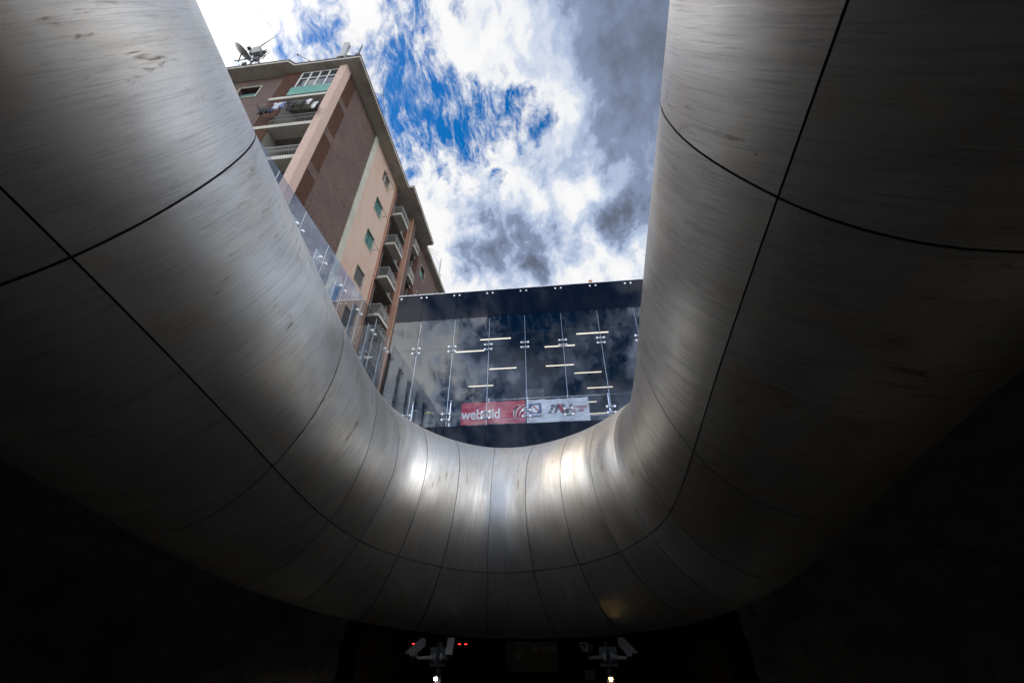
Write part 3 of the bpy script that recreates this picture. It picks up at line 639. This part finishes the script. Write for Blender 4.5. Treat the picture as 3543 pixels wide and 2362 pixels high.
mb = MB(); mb.bar((-1.22, 20.0, 9.55), (-1.22, 20.0, 9.85), .03, .01, (0, 1, 0)).bar((-1.22, 20., 9.86), (-1.30, 20., 9.76), .03, .01, (0, 1, 0)).bar((-1.22, 20., 9.86), (-1.14, 20., 9.76), .03, .01, (0, 1, 0)); mb.build('arrow', mg, es)
mb = MB()
for a, b in (((-1.06, 9.55), (-.86, 9.55)), ((-1.06, 9.85), (-.86, 9.85)), ((-1.06, 9.55), (-1.06, 9.85)), ((-.86, 9.55), (-.86, 9.85)), ((-1.06, 9.55), (-.9, 9.8))): mb.bar((a[0], 20., a[1]), (b[0], 20., b[1]), .018, .01, (0, 1, 0))
mb.build('pictogram', mg, es)
for x, w, h, c, lab in ((-6.8, .23, 7.95, (.45, .46, .47), 'grey drum bin behind the glass beside the left edge of the handrail'), (-6.05, .22, 7.82, (.65, .55, .03), 'dark drum bin with a yellow rim behind the glass')):
    bn = thing('drum_bin', lab, 'bin', (x, 17.9, BZ), None)
    mb = MB(); mb.tube([(x, 17.9, BZ), (x, 17.9, h-.06)], [w*.85, w], 20); mb.build('drum', mat('drum', (.16, .16, .15), .5), bn, True)
    mb = MB(); mb.tube([(x, 17.9, h-.06), (x, 17.9, h)], w*1.04, 20); mb.build('rim', mat('rim%d' % int(w*100), c, .5), bn, True)
lf = MB(); lf.prism([(0, 0), (.07, -.03), (.15, 0), (.13, .06), (.20, .12), (.11, .10), (.09, .19), (.05, .09), (-.05, .13), (-.01, .05)], (2.46, FY-.02, 14.27), (1, 0, 0), (0, -.3, .95), (0, 1, 0), .012)
tag(lf.build('dry_leaf', mat('leaf_brown', (.35, .10, .02), .8)), 'dry orange leaf caught on the roof edge of the glass building', 'leaf')

# ------------------------------------------------------------------ glass balustrade on the left
bal = thing('glass_balustrade', 'tall clear glass guard wall with flat grey posts along the left side', 'glass wall', (-8, 8, GZ))
jy = [3.5, 5.06, 6.62, 8.18, 9.74, 11.3, 12.86, 14.42, 16.0]
for a, b in zip(jy, jy[1:]):
    mb = MB(); mb.quad((-8, a+.008, 2.9), (-8, b-.008, 2.9), (-8, b-.008, 11.3), (-8, a+.008, 11.3)); mb.build('glass_pane', M_bal, bal)
M_edge = mat('glass_edge', (.45, .50, .53), .2)
for y in jy[1:]:
    mb = MB(); mb.box((-8.006, y-.007, 2.9), (-7.994, y+.007, 11.29)); mb.build('pane_edge', M_edge, bal)
for y in jy[1:]:
    yp = y-.12 if y < 15.5 else y-.1
    mb = MB(); mb.box((-8.22, yp-.16, 2.9), (-8.17, yp+.16, 10.83)); p_o = mb.build('post', mat('post_paint', (.36, .40, .45), .4, .2), bal)
    mb = MB()
    for dy in (-.17, .17): mb.tube([(-8.17, y-.12+dy*.5, 10.5), (-8.03, y+dy, 10.5)], .026, 8); mb.tube([(-8.03, y+dy, 10.5), (-7.96, y+dy, 10.5)], [.06, .05], 12)
    mb.tube([(-8.18, y-.12, 10.5), (-8.1, y-.12, 10.5)], .06, 10); mb.build('clamp', MATS['bolt_white'], bal)

# ------------------------------------------------------------------ apartment building
ap = thing('apartment_building', 'tall brick and pink plaster apartment block with overhanging eaves', 'building', (-12, 10.3, GZ))
XS = -11.57; SOF = 28.7
fl_t = [25.4-3.25*k for k in range(7)]
def P(nm, m, *bxs, bevel=0., parent=None, sm=False):
    mb = MB()
    for a, b in bxs: mb.box(a, b)
    return mb.build(nm, m, parent or ap, bevel=bevel)
P('front_wall', M_brickx, ((-30, 10.45, GZ), (-18.62, 10.8, SOF)), ((-18.62, 10.45, GZ), (-17.15, 10.8, 26.3)), ((-18.62, 10.45, 27.6), (-17.15, 10.8, SOF)), ((-17.15, 10.45, GZ), (-15.75, 10.8, SOF)))
P('side_wall', M_bricky, ((XS-.3, 10.74, GZ), (XS, 10.77, SOF)), ((XS-.3, 11.57, GZ), (XS, 14.84, SOF)), *[((XS-.3, 10.77, a), (XS, 11.57, b)) for a, b in ((28.42, SOF), (25.1, 25.72), (21.74, 22.4), (18.42, 19.06), (15.12, 15.74), (11.8, 12.44), (GZ, 9.1))])
P('pillar', M_pillar, ((-12.05, 10.22, GZ), (XS+.015, 10.74, SOF)), bevel=.02)
P('pale_strip', M_strip, ((XS-.3, 14.84, GZ), (XS+.05, 15.34, SOF)))
# pink wall around its windows
wz = [(26.58, 27.8), (23.25, 24.6), (19.87, 21.23), (16.58, 17.87), (13.25, 14.58), (9.9, 11.2)]
bx = [((XS-.3, 15.34, GZ), (XS, 17.0, SOF)), ((XS-.3, 18.2, GZ), (XS, 19.25, SOF))]
zz_ = [SOF]+[v for a, b in wz for v in (b, a)]+[GZ]
for k in range(0, len(zz_), 2): bx.append(((XS-.3, 17.0, zz_[k+1]), (XS, 18.2, zz_[k])))
P('pink_wall', M_pink, *bx)
for k, (a, b) in enumerate(wz):
    w = P('window', M_strip, ((XS-.02, 17.0, a-.05), (XS+.035, 18.2, a)), ((XS-.3, 17.0, a), (XS-.01, 17.04, b)), ((XS-.3, 18.16, a), (XS-.01, 18.2, b)), ((XS-.3, 17.04, b-.04), (XS-.01, 18.16, b)))
    if k in (1, 2):
        P('shutter', M_green, ((XS-.20, 17.04, a), (XS-.17, 17.6, b-.04)), ((XS-.17, 17.62, a), (XS-.14, 18.16, b-.04)), parent=w)
    elif k == 0:
        P('shutter', mat('brown_blind', (.07, .055, .045), .7), ((XS-.18, 17.04, a), (XS-.15, 18.16, b-.04)), parent=w)
        P('sash', M_white, ((XS-.14, 17.5, a), (XS-.11, 17.54, b-.05)), parent=w)
    else:
        P('screen', mat('dark_mesh', (.05, .045, .042), .8), ((XS-.12, 17.08, a+.02), (XS-.10, 18.12, b-.06)), parent=w)
    if k < 3:
        mb = MB(); mb.tube([(XS+.0, 16.95, a+.45), (XS+.42, 16.9, a+.40)], .014, 6).tube([(XS+.0, 18.25, a+.45), (XS+.42, 18.2, a+.40)], .014, 6).tube([(XS+.40, 16.7, a+.40), (XS+.40, 18.4, a+.40)], .014, 6)
        mb.build('clothes_rod', M_black, w)
# perforated brick screens
def screen(axis, c0, c1, z0, z1, pos, parent=None, bw=.115, bh=.062):
    mb = MB(); r = 0; z = z0
    while z < z1-.02:
        x = c0+(0 if r % 2 else bw*.75)
        while x < c1-.02:
            xe = min(x+bw*.62, c1)
            if axis == 0: mb.box((x, pos-.0, z), (xe, pos+.10, min(z+bh*1.0, z1)))
            else: mb.box((pos-.10, x, z), (pos, xe, min(z+bh*1.0, z1)))
            x += bw*1.5
        z += bh*1.06; r += 1
    o = mb.build('perforated_screen', M_brickr, parent or ap)
    v = MB()
    if axis == 0: v.quad((c0, pos+.16, z0), (c1, pos+.16, z0), (c1, pos+.16, z1), (c0, pos+.16, z1))
    else: v.quad((pos-.16, c0, z0), (pos-.16, c1, z0), (pos-.16, c1, z1), (pos-.16, c0, z1))
    v.build('backing', M_void, o); return o
for a, b in ((25.72, 28.42), (22.4, 25.1), (19.06, 21.74), (15.74, 18.42), (12.44, 15.12)): screen(1, 10.77, 11.57, a, b, XS-.01)
for k, t in enumerate(fl_t[:5]):
    hi = SOF if k == 0 else fl_t[k-1]-.28
    screen(0, -15.75, -14.68, t, hi, 10.33)
# balconies on the front
for k, t in enumerate(fl_t):
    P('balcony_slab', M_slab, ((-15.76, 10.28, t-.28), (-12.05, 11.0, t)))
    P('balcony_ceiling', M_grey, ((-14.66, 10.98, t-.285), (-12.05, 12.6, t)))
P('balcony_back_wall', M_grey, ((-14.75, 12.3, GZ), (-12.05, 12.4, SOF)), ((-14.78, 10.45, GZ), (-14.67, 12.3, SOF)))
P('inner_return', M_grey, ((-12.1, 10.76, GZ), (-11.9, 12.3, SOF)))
def bowed_rail(x0, x1, y, z, parent, n=22, axis=0, out=-1):
    o = MB(); 
    f = (lambda u, v, w: (u, v, w)) if axis == 0 else (lambda u, v, w: (v, u, w))
    o.bar(f(x0, y, z+.95), f(x1, y, z+.95), .035); o.bar(f(x0, y, z+.08), f(x1, y, z+.08), .025)
    for i in range(n+1):
        x = x0+(x1-x0)*i/n
        o.tube([f(x, y, z+.08), f(x, y+out*.10, z+.22), f(x, y+out*.10, z+.38), f(x, y, z+.6), f(x, y, z+.95)], .011, 5, False)
    return o.build('balcony_railing', M_rail, parent)
for t in fl_t[1:5]: bowed_rail(-14.66, -12.08, 10.33, t, ap, 20)
gz = P('glazed_enclosure', M_white, ((-14.64, 10.36, 26.40), (-12.07, 10.42, 26.5)), ((-14.64, 10.36, 28.52), (-12.07, 10.42, 28.62)), ((-14.64, 10.355, 27.72), (-12.07, 10.415, 27.80)),
       *[((x-.035, 10.35, 26.5), (x+.035, 10.425, 28.52)) for x in (-14.6, -13.98, -13.35, -12.72, -12.11)])
P('pane', M_win, *[((a+.04, 10.385, 26.5), (a+.59, 10.395, 27.72)) for a in (-14.6, -13.98, -13.35, -12.72)], *[((a+.04, 10.385, 27.8), (a+.59, 10.395, 28.52)) for a in (-14.6, -13.98, -13.35, -12.72)], parent=gz)
P('curtain', mat('curtain', (.6, .62, .66), .9), *[((a+.04, 10.46, 26.5), (a+.59, 10.47, 27.4)) for a in (-14.6, -13.98, -13.35, -12.72)], parent=gz)
P('green_panel', M_corr, ((-14.66, 10.24, 25.42), (-12.07, 10.27, 26.37)))
w = P('window', M_strip, ((-18.66, 10.41, 26.26), (-17.11, 10.46, 26.32)), ((-18.66, 10.41, 27.58), (-17.11, 10.46, 27.64)), ((-17.17, 10.41, 26.32), (-17.11, 10.46, 27.58)), ((-18.66, 10.41, 26.32), (-18.6, 10.46, 27.58)))
P('shutter', M_green, ((-18.6, 10.62, 26.32), (-17.17, 10.64, 27.15)), parent=w); P('pane', M_win, ((-18.6, 10.7, 27.15), (-17.17, 10.71, 27.58)), parent=w)
# drainpipe
mb = MB(); mb.tube([(XS+.07, 19.12, GZ), (XS+.07, 19.12, SOF-.02)], .05, 10)
for z in (12.4, 15.5, 18.7, 21.9, 25.1, 28.3): mb.tube([(XS+.07, 19.12, z-.04), (XS+.07, 19.12, z+.04)], .066, 10)
mb.build('drainpipe', M_copper, ap, True)
# recessed loggias on the side
P('loggia_wall', M_bricky, ((XS-.3, 19.25, GZ), (XS-.02, 19.72, SOF)), ((XS-1.6, 19.25, GZ), (XS-1.5, 23.4, SOF)))
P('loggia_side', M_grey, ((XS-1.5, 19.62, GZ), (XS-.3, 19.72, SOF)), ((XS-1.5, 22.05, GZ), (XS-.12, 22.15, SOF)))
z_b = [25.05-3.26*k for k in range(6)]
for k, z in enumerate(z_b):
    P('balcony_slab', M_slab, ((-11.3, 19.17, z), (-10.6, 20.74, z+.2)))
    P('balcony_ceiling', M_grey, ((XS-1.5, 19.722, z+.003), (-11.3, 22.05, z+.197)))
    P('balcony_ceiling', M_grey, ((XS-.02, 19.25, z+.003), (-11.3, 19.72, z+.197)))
    rz = z+.2; o = MB()
    for i in range(6):
        x = -11.28+i*.13; o.tube([(x, 19.2, rz), (x, 19.2, rz+.8)], .01, 4, False)
    for i in range(12):
        y = 19.2+i*.138; o.tube([(-10.63, y, rz), (-10.56, y, rz+.18), (-10.56, y, rz+.35), (-10.63, y, rz+.55), (-10.63, y, rz+.8)], .01, 4, False)
    o.bar((-11.45, 19.2, rz+.8), (-10.63, 19.2, rz+.8), .03).bar((-10.63, 19.2, rz+.8), (-10.63, 20.72, rz+.8), .03).bar((-10.63, 20.72, rz+.8), (-11.4, 20.72, rz+.8), .03)
    for i in range(8): o.tube([(-11.35+i*.09, 20.72, rz), (-11.35+i*.09, 20.72, rz+.8)], .01, 4, False)
    o.build('balcony_railing', M_rail, ap)
    hi = SOF if k == 0 else z_b[k-1]
    if k < 5: screen(1, 22.15, 23.35, z+.2, hi, XS+.02)
    P('loggia_band', M_bricky, ((XS-.15, 22.05, z+.002), (XS+.0, 23.4, z+.198)))
P('orange_pillar', M_orange, ((-11.62, 22.5, GZ), (-11.17, 22.62, SOF))); 
P('brick_fin', M_bricky, ((-11.6, 22.62, GZ), (-11.175, 23.28, SOF)))
# second bay
for k, z in enumerate([26.05, 22.6, 19.2, 15.8, 12.4]):
    P('balcony_slab', M_slab, ((-11.5, 23.36, z), (-11.08, 24.6, z+.2)))
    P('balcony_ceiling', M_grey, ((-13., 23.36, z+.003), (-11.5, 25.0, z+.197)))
    o = MB(); rz = z+.2
    for i in range(14): y = 23.4+i*.09; o.tube([(-11.11, y, rz), (-11.05, y, rz+.18), (-11.05, y, rz+.35), (-11.11, y, rz+.85)], .01, 4, False)
    for i in range(5): x = -11.45+i*.08; o.tube([(x, 23.4, rz), (x, 23.4, rz+.85)], .01, 4, False)
    o.bar((-11.11, 23.4, rz+.85), (-11.11, 24.58, rz+.85), .03).bar((-11.11, 23.4, rz+.85), (-11.5, 23.4, rz+.85), .03); o.build('balcony_railing', M_rail, ap)
    hi = SOF if k == 0 else [26.05, 22.6, 19.2, 15.8][k-1]
    screen(1, 25.0, 25.8, z+.2, hi, XS+.02)
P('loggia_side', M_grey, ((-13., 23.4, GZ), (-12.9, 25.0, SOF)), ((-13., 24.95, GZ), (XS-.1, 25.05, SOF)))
P('rear_wall', M_bricky, ((XS-.3, 25.8, GZ), (XS, 26.7, SOF)), ((XS-.3, 27.8, GZ), (XS, 34.5, SOF)), *[((XS-.3, 26.7, a), (XS, 27.8, b)) for a, b in ((27.15, SOF), (23.8, 25.85), (20.5, 22.5), (17.2, 19.2), (GZ, 15.9))])
for a, b in ((25.85, 27.15), (22.5, 23.8), (19.2, 20.5), (15.9, 17.2)):
    w = P('window', M_strip, ((XS-.02, 26.68, a-.05), (XS+.03, 27.82, a)), ((XS-.02, 26.68, b), (XS+.03, 27.82, b+.04)), ((XS-.02, 26.66, a), (XS+.03, 26.7, b)), ((XS-.02, 27.8, a), (XS+.03, 27.84, b)))
    P('shutter', M_green, ((XS-.16, 26.7, a), (XS-.13, 27.8, b-.35)), parent=w); P('pane', M_win, ((XS-.2, 26.7, b-.35), (XS-.19, 27.8, b)), parent=w)
# roof slab with stepped eaves, soffit and darker metal edge
out = [(-10.64, 9.93), (-10.64, 19.42), (-10.2, 19.42), (-10.3, 25.8), (-11.0, 25.84), (-11.0, 35), (-30, 35), (-30, 9.68), (-15.3, 9.68), (-15.02, 9.93)]
mb = MB(); mb.prism(out, (0, 0, SOF), (1, 0, 0), (0, 1, 0), (0, 0, 1), .2); rf = mb.build('roof', M_conc, ap)
def grow(p, d): return (p[0]+(d if p[0] > -29 else 0), p[1]-(d if p[1] < 15 else 0)+(d if p[1] > 30 else 0))
mb = MB(); mb.prism([grow(p, .035) for p in out], (0, 0, SOF+.205), (1, 0, 0), (0, 1, 0), (0, 0, 1), .05); mb.build('edge_flashing', mat('flashing', (.09, .08, .075), .5, .4), rf)
P('core', M_void, ((-29, 12.62, GZ), (-13.3, 34, SOF-.05)), ((-13.4, 10.9, GZ), (-12.3, 11.0, GZ+.1)))
P('core', M_void, ((-29, 10.85, GZ), (-15.9, 12.6, SOF-.05)))
P('core', M_void, ((-13.25, 12.62, GZ), (-11.95, 19.2, SOF-.05)), ((-13.2, 25.1, GZ), (-11.95, 34.4, SOF-.05)))
# laundry on the second balcony from the top
rk = thing('drying_rack', 'clothes rack with thin lines fixed outside the upper balcony', 'drying rack', (-13.4, 9.95, 23.2))
mb = MB()
for y, z in ((9.72, 23.28), (9.88, 23.28), (10.04, 23.28)): mb.tube([(-15.35, y, z), (-11.95, y, z)], .008, 5)
mb.build('line', M_rail, rk)
mb = MB()
for x in (-15.35, -11.95): mb.bar((x, 10.24, 22.95), (x, 9.68, 23.28), .02).bar((x, 10.24, 23.28), (x, 9.68, 23.28), .02)
mb.build('bracket', M_black, rk)
xs_ = -15.3; gar = [('trousers', 0, .34, .62), ('shirt', 5, .36, .50), ('shirt', 1, .34, .56), ('shirt', 2, .40, .60), ('towel', 4, .30, .52), ('shirt', 0, .36, .58), ('shirt', 3, .30, .50), ('towel', 6, .34, .48), ('trousers', 5, .30, .60), ('towel', 7, .22, .46), ('towel', 7, .24, .60)]
labs = ['leftmost black trousers over the brick screen', 'black crumpled shirt, second garment from the left', 'dark navy shirt next to the pale one on its left side', 'pale grey-blue shirt in the left half of the washing line', 'blue-grey towel in the middle of the washing line', 'black shirt right of the blue-grey towel', 'dull black shirt in the right half of the line', 'dark olive towel in the right half of the line', 'black trousers just left of the white towels', 'shorter white towel near the right end of the line', 'longer white towel at the right end of the line']
for (kd, ci, w_, h_), lb in zip(gar, labs):
    w_ *= 1.1; h_ *= 1.25
    mb = MB(); nx, nz = 10, 10; ly = random.choice((9.72, 9.72, 9.88))
    for j in range(nz+1):
        for i in range(nx+1):
            fx, fz = i/nx, j/nz
            ww = w_*(1-.25*fz) if kd != 'shirt' else w_*(1.15 if fz < .25 else .8)
            x = xs_+w_/2+(fx-.5)*ww+.03*math.sin(fz*5+xs_*3)
            y = ly+.07*noise.noise(Vector((fx*3+xs_*2, fz*2.5, 1)))*2*(fz+.25)-.02
            mb.v.append((x, y, 23.28-h_*fz+(.05*abs(math.sin(fx*9)) if fz == 1 else 0)))
    for j in range(nz):
        for i in range(nx):
            if kd == 'trousers' and i in (4, 5) and j > 3: continue
            a = j*(nx+1)+i; mb.f.append((a, a+1, a+nx+2, a+nx+1))
    o = mb.build(kd, M_cloth[ci], None, True); sol = o.modifiers.new('thick', 'SOLIDIFY'); sol.thickness = .008
    tag(o, lb, kd, 'laundry hung outside the balcony'); xs_ += w_*.86+.01
# rooftop aerials
RZ = SOF+.255
ma = thing('antenna_mast', 'cluttered telecom mast with a tilted satellite dish on the left roof corner', 'antenna mast', (-18.4, 9.95, RZ))
mb = MB(); mb.tube([(-18.5, 9.95, RZ-.05), (-18.5, 9.95, 32.0)], .05, 8).tube([(-18.1, 9.9, RZ), (-18.9, 9.9, 31.2)], .03, 6).tube([(-17.2, 9.9, RZ), (-18.7, 9.92, 31.0)], .04, 6).tube([(-18.9, 9.95, RZ), (-18.2, 9.9, 30.4)], .03, 6)
mb.tube([(-19.9, 9.9, 30.6), (-17.9, 9.9, 30.7)], .03, 6).tube([(-18.9, 9.92, 31.5), (-17.9, 9.92, 31.4)], .025, 6); mb.build('lattice', M_black, ma, True)
dc = Vector((-19.75, 9.85, 31.65)); dn = Vector((.55, -.12, .80)).normalized(); da = dn.cross(Vector((0, 0, 1))).normalized(); db = da.cross(dn)
mb = MB(); n = 28; rg_ = 7
for j in range(rg_+1):
    r = .60*j/rg_
    for i in range(n):
        a = 2*math.pi*i/n; mb.v.append(tuple(dc+da*r*math.cos(a)+db*r*math.sin(a)+dn*(.17*(r/.60)**2)))
for j in range(rg_):
    for i in range(n): a = j*n+i; b = j*n+(i+1) % n; mb.f.append((a, b, b+n, a+n))
di = mb.build('satellite_dish', mat('dish_grey', (.20, .20, .195), .5), ma, True); sl_ = di.modifiers.new('t', 'SOLIDIFY'); sl_.thickness = .02
mb = MB(); mb.tube([tuple(dc), tuple(dc-dn*.2+Vector((.3, .05, -1.0)))], .04, 8).tube([tuple(dc-db*.6), tuple(dc+dn*.55-db*.3)], .02, 6); mb.box(tuple(dc+dn*.55-db*.3-Vector((.09, .09, .09))), tuple(dc+dn*.55-db*.3+Vector((.09, .09, .09)))); mb.build('dish_arm', M_black, di)
mb = MB(); mb.bar((-19.0, 9.9, 31.4), (-19.35, 9.9, 32.35), .22, .16); mb.build('panel_antenna', MATS['dish_grey'], ma, bevel=.02)
mb = MB(); mb.bar((-18.35, 9.85, 31.0), (-18.65, 9.85, 31.95), .55, .35, (0, 1, 0)); mb.build('radio_box', MATS['dish_grey'], ma, bevel=.04)
mb = MB(); mb.tube([(-18.45, 9.95, 32.0), (-18.8, 9.95, 32.7), (-18.75, 9.95, 32.95), (-18.1, 9.9, 34.1)], [.035, .035, .035, .012], 6).tube([(-17.75, 9.9, 30.4), (-17.65, 9.9, 31.6)], [.03, .012], 6).tube([(-17.9, 9.9, 31.3), (-17.7, 9.9, 30.3)], .02, 5); mb.build('whip', M_black, ma)
random.seed(3); mfit = mat('fitting', (.05, .05, .052), .5)
for k in range(20):
    a = Vector((random.uniform(-19.2, -17.7), 9.9+random.uniform(-.1, .1), random.uniform(RZ+.2, 31.7))); b = a+Vector((random.uniform(-.35, .35), 0, random.uniform(-.35, .35)))
    MB().bar(a, b, random.uniform(.02, .06)).build('fitting', mfit, ma)
for k in range(5): x = random.uniform(-19, -17.9); z = random.uniform(29.6, 31.3); MB().box((x, 9.82, z), (x+.22, 9.98, z+.28)).build('junction_box', mfit, ma)
ce = thing('cell_antenna', 'light grey rectangular phone antenna leaning at the roof corner', 'antenna', (-12.0, 9.98, RZ))
mb = MB(); mb.bar((-11.92, 9.95, RZ+.05), (-11.98, 9.9, 31.0), .36, .22, (0, 1, 0)); mb.build('panel', mat('cell_grey', (.30, .30, .30), .5), ce, bevel=.03)
mb = MB(); mb.tube([(-11.8, 10.0, RZ), (-11.8, 10.0, 30.9)], .04, 8); mb.box((-12.25, 9.9, RZ), (-12.05, 10.1, RZ+.25)); mb.tube([(-11.8, 10, 29.4), (-11.1, 9.98, 29.15)], .03, 6); mb.build('mount', M_black, ce)
wa = thing('rod_antenna', 'short black rod aerial at the very corner of the roof', 'antenna', (-10.95, 9.98, RZ))
mb = MB(); mb.tube([(-10.9, 9.98, RZ), (-10.9, 9.98, 30.6)], [.05, .035], 8); mb.build('rod', M_black, wa); mb = MB(); mb.box((-11.05, 9.92, 29.05), (-10.8, 10.05, 29.35)); mb.bar((-11.3, 9.98, 29.1), (-10.75, 9.98, 29.3), .04); mb.build('clamp', M_black, wa)
ya = thing('yagi_antenna', 'slanting thin black aerial in the middle of the front roof edge', 'antenna', (-14.2, 9.95, RZ))
mb = MB(); mb.tube([(-14.1, 9.95, RZ-.05), (-14.2, 9.95, 29.2)], .03, 6).tube([(-13.9, 9.95, RZ), (-15.25, 9.9, 30.3)], .022, 6); mb.box((-15.3, 9.87, 30.25), (-15.2, 9.95, 30.33)); mb.build('boom', M_black, ya)
th = thing('whip_antenna', 'hair-thin whip aerial right of the slanting one', 'antenna', (-13.7, 9.95, RZ)); mb = MB(); mb.tube([(-13.7, 9.95, RZ), (-13.8, 9.95, 30.6)], .01, 5); mb.build('rod', M_rail, th)
def tv(name, label, pts, base):
    t_ = thing(name, label, 'antenna', base, 'television aerials along the side eave'); mb = MB()
    for a, b, w in pts: mb.tube([a, b], w, 5)
    mb.build('aerial', M_black, t_)
tv('roof_aerial', 'tall H shaped aerial sticking out from the side eave near the front corner', [((-10.75, 12.1, 28.95), (-10.75, 13.3, 30.95), .02), ((-10.75, 12.7, 31.6), (-10.75, 13.75, 29.9), .016), ((-10.75, 13.75, 29.9), (-10.75, 13.4, 28.9), .01)], (-10.75, 12.1, RZ))
tv('roof_aerial', 'comb shaped aerial with three prongs beside the rear eave', [((-11., 26.6, 28.95), (-11., 27.2, 29.7), .02), ((-11., 27.2, 29.7), (-11., 29.6, 31.6), .014), ((-11., 27.0, 29.3), (-11., 29.4, 30.9), .014), ((-11., 26.8, 28.95), (-11., 29.1, 30.2), .014)], (-11., 26.6, RZ))
tv('roof_aerial', 'upright aerial with a ring at the rear end of the side eave', [((-11., 30.4, 28.9), (-11., 30.4, 31.6), .03), ((-11., 30.4, 30.), (-11., 29.9, 30.3), .01), ((-11., 29.9, 30.3), (-11., 30.3, 30.7), .01), ((-11., 30.8, 28.9), (-11., 30.8, 29.6), .03)], (-11., 30.4, RZ))
